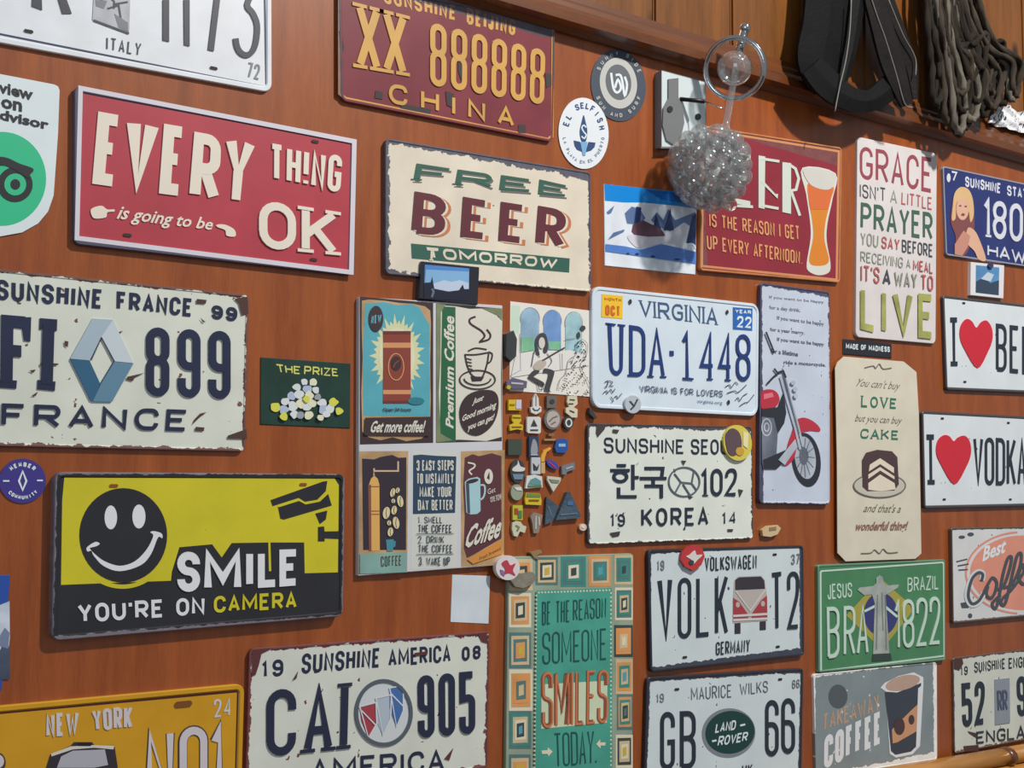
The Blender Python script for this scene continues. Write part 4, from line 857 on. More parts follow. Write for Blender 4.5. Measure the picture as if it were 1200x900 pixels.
# ---- motorcycle sign
s = Sign('motorcycle_sign', 'narrow white sign with a red motorcycle and faded text lines', 'sign', [(891, 331), (972, 342), (972, 591), (889.5, 590)], .006, (860, 325, 3.273))
s.plate(mat('bluish_white_paint', (196, 206, 224), .4, wear=s.wear(.0035, .013, 0.745, (56, 56, 74)), grain=.06), .007, .003, .0009)
TX = mat('faded_grey_ink', (96, 100, 112), .5)
for tx, q in (('If you want to be happy', [(135, 70), (345, 90), (345, 104), (135, 84)]), ('for a day drink.', [(135, 108), (255, 120), (255, 138), (135, 126)]), ('If you want to be happy', [(165, 148), (345, 172), (345, 190), (165, 166)]),
              ('for a year marry.', [(138, 192), (270, 206), (270, 224), (138, 210)]), ('If you want to be happy', [(165, 230), (345, 250), (345, 268), (165, 248)]), ('for a lifetime', [(140, 272), (245, 286), (245, 304), (140, 290)]), ('ride a motorcycle.', [(190, 318), (352, 330), (352, 346), (190, 336)])):
    s.text(tx, q, TX, font=1, bold=.02)
KB = mat('tyre_black_print', (48, 50, 60), .4); CHR = mat('chrome_print', (176, 186, 200), .4, grain=.15); RD = mat('cherry_red_print', (186, 52, 70), .4); MGY = mat('engine_grey_print', (110, 118, 132), .4, grain=.3)
s.poly('tyre', ell(276, 700, 55, 104, 36, rot=-7), KB); s.poly('wheel_rim', ell(272, 692, 40, 82, 32, rot=-7), CHR); s.poly('wheel_hub', ell(266, 686, 18, 34, 20), MGY)
s.line('spokes', [[(266, 686), (272+36*math.cos(a*.5236), 692-76*math.sin(a*.5236))] for a in range(12)], 3, MGY)
s.poly('front_fender', [(222, 590), (232, 552), (262, 538), (295, 548), (322, 570), (328, 590), (290, 588), (255, 600), (240, 640), (230, 690), (205, 720), (190, 715), (205, 640)], RD)
s.poly('fuel_tank', [(104, 440), (140, 430), (165, 445), (172, 475), (150, 500), (104, 502)], RD); s.poly('tank_highlight', [(112, 448), (145, 442), (150, 458), (112, 468)], mat('pink_highlight_print', (220, 120, 130)))
s.poly('frame_black', [(104, 505), (165, 498), (188, 440), (198, 520), (190, 560), (165, 600), (150, 700), (104, 690)], KB)
s.poly('engine', [(104, 535), (150, 540), (165, 600), (160, 690), (110, 740), (104, 700)], MGY); s.line('engine_cover', [ell(122, 575, 18, 32, 20)+[ell(122, 575, 18, 32, 20)[0]], ell(122, 575, 9, 16, 14)+[ell(122, 575, 9, 16, 14)[0]]], 5, CHR)
s.poly('engine_base', [(108, 700), (200, 660), (210, 690), (160, 735), (110, 735)], KB)
s.line('front_fork', [[(175, 380), (200, 470), (232, 580), (250, 660)], [(190, 375), (215, 470), (242, 570), (262, 650)]], 9, CHR); s.line('fork_shade', [[(182, 350), (215, 480), (245, 600)]], 5, MGY)
for p_ in ([(122, 410), (150, 380), (165, 370), (150, 350)], [(165, 365), (185, 360), (195, 385)], [(118, 210), (150, 290)]): s.line('handlebar', [p_], 7, KB); s.polys('chrome_rings', [ell(222, 405, 9, 9, 12), ell(230, 430, 9, 10, 12), ell(232, 455, 8, 10, 12)], CHR)
s.poly('exhaust', [(165, 700), (230, 620), (238, 650), (190, 720)], CHR)

# ---- small black strip
s = Sign('name_strip', 'tiny black strip with white lettering above the cake sign', 'sticker', [(988, 397), (1045, 403), (1045, 420), (988, 415)], .0015, (960, 400, 3.4615))
s.plate(BLACKM := mat('black_strip', (40, 42, 50), .4), .0005)
s.text('MADE OF MADNESS', [(108, 8), (286, 22), (286, 44), (108, 30)], W2, .22, gap=.2)

# ---- cake sign
s = Sign('slogan_sign', "cream sign about LOVE and CAKE with a chocolate cake drawing", 'sign', [(979, 417), (1072, 424), (1080, 656), (982, 659)], .005, (960, 400, 3.4615))
CKP = mat('cream_matt_paint', (214, 208, 190), .45, grain=.03)
qq = s.q; 
def chamf():
    pts = [(72, 85), (98, 62), (340, 82), (392, 125), (402, 300), (412, 860), (388, 882), (105, 892), (72, 858), (70, 480), (62, 110)]
    return pts
s.poly('plate', chamf(), CKP, lift=.0001, thick=.001); s.b0 = .0012
SC_ = mat('brown_grey_script', (112, 106, 98), .5); TG = mat('teal_green_letters', (46, 120, 98), .45); SB = mat('sepia_script', (142, 104, 92), .5)
s.text("You can't buy", [(160, 150), (328, 165), (322, 208), (142, 192)], SC_, font=2); s.text('LOVE', [(168, 220), (312, 232), (310, 275), (166, 268)], TG, .2, serif=True, gap=.3)
s.text('but you can buy', [(145, 296), (335, 308), (330, 345), (140, 334)], SC_, font=2); s.text('CAKE', [(166, 354), (318, 362), (318, 400), (162, 394)], TG, .2, serif=True, gap=.3)
s.text("and that's a", [(182, 658), (330, 662), (325, 695), (175, 692)], SC_, font=2); s.text('wonderful thing!', [(148, 732), (358, 728), (355, 778), (142, 778)], SB, font=2, bold=.03)
for p_ in ([(180, 108), (215, 100), (225, 110), (240, 92), (255, 112), (290, 108)], [(165, 860), (205, 858), (220, 845), (240, 860), (255, 842), (275, 858), (315, 855)]): s.line('flourish', [p_], 4, SC_)
s.poly('cake_plate', ell(240, 585, 106, 50, 32), mat('plate_print', (196, 192, 180), .5)); s.line('plate_rim', [ell(240, 585, 105, 48, 32)+[ell(240, 585, 105, 48, 32)[0]]], 5, SC_)
CHOC = mat('chocolate_print', (78, 58, 60), .5)
s.poly('chocolate_cake', [(170, 590), (170, 480), (185, 452), (230, 440), (290, 446), (312, 470), (318, 580), (300, 605), (190, 608)], CHOC)
s.polys('cake_slice', [[(200, 500), (242, 474), (298, 512), (298, 535), (242, 498), (196, 528)], [(194, 540), (242, 510), (300, 548), (300, 560), (242, 524), (194, 558)], [(194, 575), (242, 540), (300, 575), (305, 600), (245, 608), (194, 602)]], mat('cake_cream_print', (224, 214, 194), .5))

# ---- smiles sign
s = Sign('slogan_sign', 'tall teal sign with coloured squares reading BE THE REASON SOMEONE SMILES TODAY', 'sign', ('TL', (596, 652.5), (742.5, 648.5), None, .40), .005, (590, 640, 3.4615))
TL_ = mat('dusty_teal_paint', (100, 160, 146), .45, grain=.1); s.plate(mat('sage_green_paint', (148, 164, 144), .45, grain=.1), .006)
CT = {'t': mat('teal_square', (62, 142, 132), .45, grain=.1), 's': mat('sand_square', (208, 186, 148), .45, grain=.1), 'o': mat('orange_square', (218, 154, 94), .45, grain=.1), 'g': mat('slate_square', (88, 122, 122), .45, grain=.1), 'c': mat('cream_square', (222, 216, 190), .45), 'd': mat('dark_square', (62, 74, 72), .45), 'y': mat('mustard_square', (206, 176, 66), .45), 'b': mat('blue_square', (92, 158, 178), .45)}
def sq(x0, y0, x1, y1, cs):
    for k, c in enumerate(cs):
        f = k/(len(cs)+.6)/2*1.1; w_, h_ = (x1-x0)*f, (y1-y0)*f
        s.poly('colour_square', [(x0+w_, y0+h_), (x1-w_, y0+h_*.9), (x1-w_, y1-h_), (x0+w_, y1-h_*.9)], CT[c], lift=.0002+.0002*k)
for a in ((24, 52, 118, 180, 'sods'), (130, 45, 220, 158, 'gsdcy'), (232, 42, 334, 165, 'stgtcd'[1:]), (346, 40, 436, 162, 'osgtb'), (450, 36, 524, 155, 'stgtd'), (22, 190, 112, 330, 'cosdc'), (22, 350, 112, 495, 'gsgoy'), (22, 500, 118, 668, 'coogs'),
          (22, 668, 112, 822, 'gtscdb'), (22, 845, 110, 1000, 'gsoyb'), (452, 168, 524, 300, 'cgtsdc'), (448, 320, 524, 450, 'doosc'), (455, 458, 524, 600, 'sotsb'), (460, 600, 524, 745, 'gotsdg'), (455, 765, 524, 900, 'cdscy'), (455, 915, 524, 1050, 'toscd'), (22, 1010, 110, 1150, 'tgoyc')): sq(*a)
s.poly('teal_panel', [(130, 180), (436, 170), (440, 1300), (120, 1300)], mat('teal_panel_paint', (74, 160, 142), .45, grain=.12), lift=.0016)
s.poly('cream_panel', [(150, 560), (418, 545), (415, 715), (150, 740)], mat('mint_cream_paint', (206, 218, 186), .45, grain=.05), lift=.0018)
dots = [ell(140+i*13, 188-i*.45, 4, 4, 6) for i in range(23)]+[ell(130-i*.2, 200+i*17, 4, 4, 6) for i in range(44)]+[ell(432, 190+i*17, 4, 4, 6) for i in range(44)]
s.polys('dotted_border', dots, CT['c'], lift=.0018)
TK = mat('deep_teal_ink', (30, 84, 84), .45)
for tx, q in (('BE', [(152, 225), (188, 222), (186, 316), (152, 322)]), ('THE', [(208, 222), (265, 218), (264, 308), (208, 312)]), ('REASON', [(278, 218), (412, 208), (412, 290), (278, 302)])): s.text(tx, q, TK, .075, gap=.25, lift=.002)
s.text('SOMEONE', [(154, 350), (414, 332), (414, 460), (154, 480)], TK, .06, gap=.22, lift=.002)
s.text('SMILES', [(148, 510), (418, 500), (414, 716), (150, 740)], mat('copper_shade', (140, 84, 62), .45), .085, gap=.18, lift=.0021); s.text('SMILES', [(152, 510), (422, 500), (418, 714), (154, 738)], mat('copper_letters', (206, 122, 82), .4), .045, gap=.21, lift=.0024)
s.text('TODAY.', [(200, 758), (374, 745), (374, 880), (205, 895)], TK, .055, gap=.2, lift=.002)
s.polys('arrows', [[(150, 828), (175, 826), (175, 815), (195, 832), (178, 852), (176, 842), (152, 842)], [(372, 802), (388, 782), (388, 795), (410, 795), (408, 808), (390, 808), (388, 820)]], CT['c'], lift=.002)

# ---- blank square sticker
s = Sign('square_sticker', 'plain white square sticker below the coffee board', 'sticker', [(530, 673.5), (574.5, 675), (572.5, 731), (528, 729)], .0006)
s.plate(mat('plain_white_vinyl', (208, 218, 226), .45, grain=.05), .0005)

# ---- GERMANY van plate
s = Sign('license_plate', 'white licence plate lettered VOLK T2 GERMANY with a red camper van front', 'license plate', [(759, 644), (941, 639), (942, 768), (762, 788)], .005, (740, 630, 3.333))
def white2(i): return mat('misty_white_paint_%d' % i, (208, 220, 224), .4, wear=s.wear(.006, .010, .745, (46, 50, 62)), grain=.03)
RM = mat('black_rim', (50, 50, 60), .4); LT = mat('ink_letters', (42, 50, 62), .4)
s.plate(white2(1), .006, .004, .0012, RM)
for tx, q in (('V', [(100, 160), (158, 155), (150, 398), (118, 402)]), ('O', [(180, 158), (232, 155), (232, 392), (180, 396)]), ('L', [(252, 152), (305, 150), (305, 385), (252, 390)]), ('K', [(325, 150), (375, 145), (375, 378), (325, 380)]), ('T', [(542, 138), (588, 132), (588, 360), (545, 362)]), ('2', [(606, 134), (652, 130), (652, 355), (608, 358)])):
    s.text(tx, q, LT, .075, thick=.0008)
s.text('VOLKSWAGEN', [(285, 76), (488, 66), (488, 122), (285, 132)], LT, .13, gap=.25); s.text('GERMANY', [(328, 408), (462, 395), (460, 448), (328, 460)], LT, .13, gap=.25)
s.text('19', [(98, 90), (126, 88), (126, 128), (98, 130)], mat('faded_ink', (110, 118, 128)), .14, gap=.4); s.text('37', [(622, 65), (655, 62), (655, 104), (622, 106)], mat('faded_ink', (110, 118, 128)), .14, gap=.4)
VR = mat('van_red_print', (166, 62, 70), .4); VC = mat('van_cream_print', (184, 176, 172), .4); VD = mat('van_dark_print', (58, 54, 62), .4)
s.poly('van_body', [(400, 170), (415, 152), (505, 148), (520, 165), (530, 240), (530, 325), (395, 335), (395, 250)], VC, lift=.0003)
s.polys('van_window', [[(404, 165), (420, 155), (505, 152), (518, 168), (520, 200), (404, 205)]], VD, lift=.0005)
s.polys('van_red_panels', [[(396, 235), (420, 250), (455, 300), (455, 318), (396, 322)], [(528, 225), (505, 245), (470, 295), (468, 315), (530, 312)]], VR, lift=.0005)
s.polys('van_lamps', [ell(414, 262, 8, 11, 14), ell(512, 258, 8, 11, 14)], VC, lift=.0007); s.polys('van_tyres', [[(402, 335), (425, 333), (425, 375), (402, 376)], [(500, 328), (524, 326), (524, 360), (500, 362)]], VD, lift=.0005)
s.line('van_bumper', [[(395, 306), (530, 298)], [(395, 322), (530, 316)]], 9, mat('bumper_print', (206, 206, 206)), lift=.0009); s.line('van_trim', [[(405, 208), (462, 285), (520, 204)]], 5, mat('bumper_print', (206, 206, 206)), lift=.0009)
slots(s, [(207, 467), (570, 426), (558, 66)], SLOT)
# ---- oval emblem plate
s = Sign('license_plate', 'white licence plate lettered GB 66 with a dark green oval emblem', 'license plate', ('TL', (758, 793.5), (941, 783), None, .152), .005, (740, 760, 5.4545))
s.plate(white2(2), .006, .004, .0012, RM)
for tx, q in (('G', [(182, 405), (275, 402), (275, 770), (182, 780)]), ('B', [(308, 400), (408, 396), (408, 765), (308, 770)]), ('6', [(852, 330), (938, 326), (938, 685), (852, 692)]), ('6', [(956, 318), (1042, 315), (1042, 668), (956, 675)])): s.text(tx, q, LT, .09, thick=.0008)
s.text('MAURICE', [(378, 248), (638, 228), (638, 312), (380, 332)], mat('soft_ink', (92, 98, 108)), .1, gap=.28); s.text('WILKS', [(690, 222), (870, 205), (870, 280), (692, 298)], mat('soft_ink', (92, 98, 108)), .1, gap=.28)
s.text('19', [(155, 290), (205, 285), (205, 345), (155, 348)], mat('faded_ink', (110, 118, 128)), .14, gap=.3); s.text('66', [(1025, 200), (1072, 195), (1072, 250), (1025, 258)], mat('faded_ink', (110, 118, 128)), .14, gap=.3)
s.poly('oval_emblem_rim', ell(620, 540, 172, 158, 44, rot=-12), mat('pewter_print', (150, 158, 166), .3, metal=.4), lift=.0003); s.poly('oval_emblem', ell(628, 535, 158, 136, 44, rot=-12), mat('racing_green_print', (28, 66, 62), .35), lift=.0006)
s.text('LAND', [(540, 478), (668, 455), (660, 518), (530, 540)], W2, .18, gap=.15, lift=.0009); s.text('ROVER', [(558, 560), (745, 530), (735, 590), (545, 625)], W2, .18, gap=.15, lift=.0009)
s.line('dashes', [[(692, 492), (724, 484)], [(512, 592), (540, 586)]], 12, W2, lift=.0009); s.text('UK', [(705, 742), (772, 735), (772, 800), (705, 808)], LT, .16, gap=.3)
slots(s, [(288, 260), (948, 196)], SLOT)

# ---- BRAZIL plate
s = Sign('license_plate', 'green licence plate lettered BRAZIL BRA 1822 with a stone statue', 'license plate', [(958, 662), (1107, 655.5), (1107.5, 773.5), (959, 788)], .005, (940, 610, 3.103))
GP_ = mat('fern_green_paint', (74, 132, 92), .4, grain=.06); s.plate(GP_, .004, .003, .001, mat('light_green_rim', (104, 150, 120), .4)); OW = mat('greenish_white', (198, 220, 208), .4)
s.line('white_border', [[(68, 545), (66, 190), (70, 184), (510, 152), (514, 160), (516, 492), (68, 548)]], 6, OW, thick=.0004)
s.poly('yellow_diamond', [(160, 345), (285, 210), (408, 320), (290, 470)], mat('olive_yellow_print', (168, 160, 72), .4), lift=.0003); s.poly('blue_globe', ell(285, 340, 62, 78, 32), mat('globe_blue_print', (58, 62, 118), .4), lift=.0005)
s.line('globe_band', [[(225, 330), (285, 300), (345, 350)]], 9, OW, lift=.0007)
ST = mat('statue_stone_print', (164, 170, 166), .45, grain=.25)
s.poly('statue', [(256, 490), (262, 300), (252, 268), (225, 272), (200, 252), (205, 244), (255, 238), (268, 228), (268, 208), (280, 198), (292, 206), (294, 228), (310, 236), (350, 232), (346, 244), (318, 262), (302, 270), (306, 340), (316, 488)], ST, lift=.0009)
s.poly('statue_plinth', [(255, 485), (320, 482), (325, 508), (252, 512)], mat('plinth_print', (56, 72, 66)), lift=.001); s.line('statue_folds', [[(272, 270), (268, 470)], [(288, 262), (292, 400)], [(300, 272), (304, 470)]], 4, mat('fold_print', (120, 128, 124)), lift=.0011)
s.text('JESUS', [(90, 232), (180, 225), (180, 278), (92, 288)], OW, .11, gap=.25, thick=.0004); s.text('BRAZIL', [(382, 208), (495, 198), (495, 250), (382, 260)], OW, .11, gap=.25, thick=.0004)
for tx, q in (('B', [(86, 315), (132, 312), (132, 496), (90, 502)]), ('R', [(148, 312), (190, 308), (190, 488), (148, 492)]), ('A', [(196, 308), (238, 304), (238, 484), (196, 488)]), ('1', [(332, 290), (356, 288), (356, 466), (336, 468)]), ('8', [(362, 288), (404, 284), (404, 460), (364, 464)]), ('2', [(412, 282), (452, 278), (452, 454), (414, 458)]), ('2', [(460, 278), (498, 275), (500, 448), (462, 452)])): s.text(tx, q, OW, .075, lift=.0012, thick=.0006)

# ---- takeaway coffee
s = Sign('slogan_sign', 'grey sign reading TAKEAWAY COFFEE with a paper cup, below the green plate', 'sign', [(953, 790), (1097.5, 776), (1098, 890), (956, 912)], .004, (940, 610, 3.103))
s.plate(mat('blue_grey_paint', (132, 144, 148), .4, wear=s.wear(.0045, .014, .74, (212, 216, 214)), grain=.08), .006, .002, .0007)
s.poly('dark_blotch', ell(130, 640, 35, 44, 24), mat('blotch_grey', (84, 92, 98), .5))
s.text('TAKEAWAY', [(75, 705), (278, 630), (285, 692), (70, 768)], mat('tan_letters', (188, 156, 132), .45), .15, gap=.2); s.text('COFFEE', [(80, 785), (288, 690), (288, 808), (78, 905)], OFFW, .2, gap=.2)
s.poly('cup_outline', [(284, 608), (300, 590), (350, 565), (405, 552), (440, 570), (440, 600), (428, 820), (400, 850), (340, 862), (318, 848), (302, 620)], OFFW)
s.poly('paper_cup', [(300, 622), (345, 625), (432, 590), (420, 815), (395, 840), (338, 852), (322, 838)], mat('charcoal_cup_print', (62, 68, 80), .4)); s.poly('coffee_top', ell(365, 590, 64, 26, 26, rot=-14), mat('latte_print', (188, 160, 144), .4))
s.poly('cup_band', [(325, 760), (395, 690), (428, 660), (425, 760), (345, 806), (328, 810)], mat('peach_band_print', (206, 152, 114), .4)); s.polys('cup_beans', [ell(352, 748, 20, 32, 18), ell(396, 724, 11, 18, 16)], CHOC)
s.poly('cup_right_light', [(420, 610), (432, 600), (425, 815), (412, 830)], OFFW)

# ---- best coffee
s = Sign('slogan_sign', 'worn white and coral sign reading Best Coffee in script, right edge', 'sign', ('TL', (1114.5, 618.5), (1200, 617), .30, .15), .006, (940, 610, 3.103))
s.plate(mat('grey_white_paint', (214, 216, 218), .4, wear=s.wear(.003, .012, 0.730, (70, 58, 58)), grain=.05), .004, .003, .0009, mat('grimy_rim_b', (96, 84, 80), .5))
COR = mat('coral_print', (222, 148, 128), .45, wear=s.wear(0, .001, .80, (120, 76, 70)), grain=.05); s.poly('coral_disc', ell(800, 190, 190, 136, 44), COR); s.line('coral_ring', [ell(800, 190, 205, 148, 40, 95, 265)], 7, COR)
s.text('Best', [(650, 100), (742, 62), (742, 115), (655, 150)], W2, font=2, bold=.028)
GD = mat('dark_grey_letters', (76, 82, 90), .45)
s.line('script_letters', [[(652, 218), (655, 192), (635, 188), (612, 215), (598, 270), (612, 305), (640, 298), (660, 262)]], 20, mat('pale_outline_print', (206, 214, 216)), lift=.0008)
s.line('script_letters', [[(650, 220), (655, 196), (638, 190), (615, 215), (602, 270), (615, 302), (640, 292), (662, 255), (672, 235), (690, 208), (706, 225), (700, 260), (684, 282), (668, 268), (674, 238)],
  [(706, 250), (730, 240), (752, 180), (760, 135), (746, 138), (728, 200), (712, 290), (700, 320), (690, 300), (720, 270)], [(730, 245), (762, 230), (790, 170), (795, 122), (780, 128), (762, 200), (742, 285), (730, 308), (722, 290), (760, 250), (790, 210), (806, 180), (800, 160), (785, 200), (800, 230), (825, 215), (850, 180)]], 11, GD, lift=.001)
s.line('line_rays', [[(560, 150), (600, 140)], [(565, 165), (605, 158)], [(568, 180), (602, 178)]], 5, GD); s.polys('grime_patches', [[(575, 300), (600, 295), (605, 318), (580, 318)], ell(610, 346, 8, 9, 10), ell(580, 60, 12, 6, 10), ell(612, 50, 12, 7, 10)], GD)
# ---- ENGLAND
s = Sign('license_plate', 'worn white licence plate lettered ENGLAND 52 beside the pine rail, bottom right corner', 'license plate', ('TL', (1116.5, 771), (1200, 761), .29, .148), .004, (940, 610, 3.103))
s.plate(mat('aged_white_paint_d', (210, 214, 204), .4, wear=s.wear(.003, .013, 0.730, (78, 64, 62)), grain=.05), .006, .002, .0007)
s.text('19', [(575, 532), (602, 528), (602, 562), (575, 566)], LT, .2, gap=.4); s.text('SUNSHINE', [(625, 515), (738, 500), (738, 540), (625, 555)], LT, .17, gap=.18); s.text('ENGLAND', [(750, 500), (870, 486), (870, 528), (750, 540)], LT, .17, gap=.18)
s.text('52', [(578, 592), (662, 582), (662, 740), (582, 752)], LT, .14, gap=.3, thick=.0008); s.text('905', [(778, 568), (900, 552), (900, 700), (782, 712)], LT, .14, gap=.3, thick=.0008); s.text('ENGLAND', [(632, 768), (880, 735), (880, 785), (632, 812)], LT, .16, gap=.25, thick=.0005)
s.poly('badge', [(698, 578), (752, 572), (754, 735), (700, 742)], mat('badge_silver', (160, 168, 180), .35, metal=.3), thick=.0006); s.text('RR', [(705, 618), (742, 614), (744, 690), (708, 694)], mat('badge_blue', (80, 92, 118)), .12, gap=.1, lift=.0022)
s.polys('rust_patches', [[(548, 505), (580, 498), (585, 520), (570, 545), (552, 540)], [(600, 765), (640, 775), (632, 790), (608, 775)], [(585, 820), (640, 815), (640, 838), (590, 840)]], mat('rust_brown', (78, 52, 50), .8))
# ------------------------------------------------------------ three-dimensional things
def mpx(px, P):                                     # length in photo pixels at point P -> metres
    return px*((P-Vector((0, 0, CZ))).dot(FW))/FPX
def tube(pts, rad, sides=8, lobes=0, twist=0, close_ends=True, lob=.2):
    V = []; F = []; n = len(pts); T0 = None
    for i in range(n):
        a = pts[max(i-1, 0)]; b = pts[min(i+1, n-1)]; t = (b-a).normalized()
        if T0 is None:
            nrm = t.orthogonal().normalized()
        else: nrm = (nrm-t*nrm.dot(t)).normalized()
        T0 = t; bn = t.cross(nrm); r = rad[i] if isinstance(rad, (list, tuple)) else rad
        for j in range(sides):
            th = 2*math.pi*j/sides; rr_ = r*(1+(lob*math.cos(lobes*(th)-twist*i) if lobes else 0))
            V.append(pts[i]+nrm*rr_*math.cos(th)+bn*rr_*math.sin(th))
    for i in range(n-1):
        for j in range(sides): k = (j+1) % sides; F.append((i*sides+j, i*sides+k, (i+1)*sides+k, (i+1)*sides+j))
    if close_ends: F += [tuple(range(sides-1, -1, -1)), tuple((n-1)*sides+j for j in range(sides))]
    return V, F
def empty(name, loc, label, cat, group=None):
    o = bpy.data.objects.new(name, None); COL.objects.link(o); o.location = loc; o.empty_display_size = .03; tag(o, label, cat, group); return o
def tubeobj(name, pts, rad, m, parent, **k):
    V, F = tube([p-parent.location for p in pts], rad, **k); return mk(name, V, F, m, parent, smooth=True)
def catmull(P, n=6):
    out = []; Q = [P[0]]+list(P)+[P[-1]]
    for i in range(1, len(Q)-2):
        for j in range(n):
            t = j/n; a, b, c, d = Q[i-1:i+3]
            out.append(.5*((2*b)+(-a+c)*t+(2*a-5*b+4*c-d)*t*t+(-a+3*b-3*c+d)*t**3))
    return out+[Q[-2]]
METAL = mat('polished_chrome', (205, 208, 212), .12, metal=1); BLKM = mat('black_iron', (34, 34, 38), .4, metal=.4)
# ---- wall bracket box
BXH = .012
s = Sign('bracket_box', 'white and grey metal wall box with a keyhole-shaped plate behind the glass ornament', 'bracket', [(775, 82), (827, 96), (827, 170), (775, 173)], BXH, (740, 0, 3.4615))
s.plate(mat('white_enamel', (206, 218, 220), .35), .002, name='face', rim=.0008, rimh=.0003, mrim=mat('grey_enamel_side', (128, 132, 136), .4))
GK = mat('grey_keyhole_plate', (122, 124, 126), .4, metal=.2)
s.poly('keyhole_plate', [(146, 322), (186, 318), (186, 395), (205, 440), (210, 500), (195, 560), (165, 588), (138, 570), (122, 510), (125, 440), (146, 400)], GK, lift=.0002, thick=.002)
s.poly('screw', ell(150, 445, 11, 13, 12), mat('dark_screw', (40, 40, 44), .4), lift=.0024, thick=.001); s.poly('screw', ell(268, 474, 11, 13, 12), mat('dark_screw', (40, 40, 44), .4), lift=.0002, thick=.0015)
s.poly('seam', rect(118, 595, 170, 602), GK, lift=.0004)
GH = .060
arm_a = U(797, 116, BXH); arm_b = U(826, 119, .036); arm_c = U(849, 128, GH)
tubeobj('arm', [arm_a, arm_b], .0028, BLKM, s.root, sides=10); tubeobj('arm_tip', [arm_b, arm_c], .0009, METAL, s.root, sides=8)
# ---- glass ornament
def glass(name, rough=.0, col=(240, 243, 243)):
    m = bpy.data.materials.new(name); m.use_nodes = True; b = m.node_tree.nodes['Principled BSDF']
    b.inputs['Base Color'].default_value = lin(col); b.inputs['Transmission Weight'].default_value = 1; b.inputs['Roughness'].default_value = rough; b.inputs['IOR'].default_value = 1.36
    return m
GL1 = glass('clear_glass')
def thin_glass(name, haze=.10):
    m = bpy.data.materials.new(name); m.use_nodes = True; N = m.node_tree.nodes; L = m.node_tree.links; N.remove(N['Principled BSDF'])
    tr = N.new('ShaderNodeBsdfTransparent'); tr.inputs[0].default_value = (.97, .98, .98, 1)
    gl = N.new('ShaderNodeBsdfGlossy'); gl.inputs[0].default_value = (1, 1, 1, 1); gl.inputs['Roughness'].default_value = .06
    df = N.new('ShaderNodeBsdfDiffuse'); df.inputs[0].default_value = (.82, .84, .84, 1)
    lw = N.new('ShaderNodeLayerWeight'); lw.inputs[0].default_value = .45
    m1 = N.new('ShaderNodeMixShader'); m1.inputs[0].default_value = haze; L.new(tr.outputs[0], m1.inputs[1]); L.new(df.outputs[0], m1.inputs[2])
    mr = N.new('ShaderNodeMapRange'); L.new(lw.outputs['Fresnel'], mr.inputs[0]); mr.inputs[3].default_value = .05; mr.inputs[4].default_value = .55
    m2 = N.new('ShaderNodeMixShader'); L.new(mr.outputs[0], m2.inputs[0]); L.new(m1.outputs[0], m2.inputs[1]); L.new(gl.outputs[0], m2.inputs[2])
    L.new(m2.outputs[0], N['Material Output'].inputs[0]); return m
GL2 = thin_glass('thin_blown_glass', .075); 
top = U(873, 32, GH); cc = U(832, 196, GH); neck = U(851, 152, GH); ballc = U(861, 80, GH)
gr = empty('glass_ornament', cc, 'clear glass ornament with a bubbled bulb and a chrome ring, on the bracket arm', 'ornament')
def uvs(name, c, r, m, parent, seg=20, sc=(1, 1, 1)):
    bm = bmesh.new(); bmesh.ops.create_uvsphere(bm, u_segments=seg, v_segments=seg//2+2, radius=r)
    for v in bm.verts: v.co = Vector((v.co.x*sc[0], v.co.y*sc[1], v.co.z*sc[2]))
    o = from_bm(name, bm, m, parent, smooth=True); o.location = c-parent.location; return o
Rc = mpx(46, cc)
# stem (solid glass rod flaring into the neck), chrome tip with eye
ax = (neck-top).normalized()
tubeobj('stem', catmull([U(866, 62, GH), U(858, 105, GH), U(852, 140, GH), U(848, 156, GH), U(842, 168, GH)], 5), [mpx(4.2, cc)]*11+[mpx(4.2+i*1.25, cc) for i in range(10)], GL2, gr, sides=16)
tubeobj('chrome_tip', [top, U(866, 62, GH)], mpx(5, cc), METAL, gr, sides=12)
uvs('tip_knob', U(873, 33, GH), mpx(6.5, cc), METAL, gr)
uvs('glass_ball', ballc, mpx(21, cc), GL2, gr, 28)
vd = (ballc-Vector((0, 0, CZ))).normalized(); side = vd.cross(Vector((0, 0, 1))).normalized(); upv = side.cross(vd)
n = 48; V = []; F = []; R1, R0, th = mpx(38, cc), mpx(33, cc), mpx(4.5, cc)
vd2 = (vd+side*.22).normalized(); side = vd2.cross(Vector((0, 0, 1))).normalized(); upv = side.cross(vd2)
for i in range(n):
    a = 2*math.pi*i/n; d = side*math.cos(a)+upv*math.sin(a)
    for r, o in ((R1, -th), (R1*1.02, 0), (R1, th), (R0, th), (R0*.98, 0), (R0, -th)): V.append(d*r+vd2*o+(ballc-gr.location))
for i in range(n):
    for j in range(6): F.append((i*6+j, i*6+(j+1) % 6, ((i+1) % n)*6+(j+1) % 6, ((i+1) % n)*6+j))
mk('chrome_ring', V, F, METAL, gr, smooth=True)
uvs('glass_core', cc, Rc*.80, GL2, gr, 32, (1, 1, 1.02))
b0 = None; N_ = 64; rb = random.Random(11)
for i in range(N_):
    z = 1-2*(i+.5)/N_; ph = i*2.39996; q = math.sqrt(1-z*z)
    d = Vector((q*math.cos(ph), q*math.sin(ph), z))
    if z > .86: continue
    p = cc+Vector((d.x*Rc*.86, d.y*Rc*.86, d.z*Rc*.92))
    if b0 is None: b0 = uvs('glass_bubble', p, mpx(11.5, cc), GL2, gr, 16); continue
    o = b0.copy(); COL.objects.link(o); o.location = p-gr.location; f = rb.uniform(.88, 1.12); o.scale = (f, f, f)
uvs('glass_drop', U(856, 240, GH), mpx(8, cc), GL1, gr, 18)
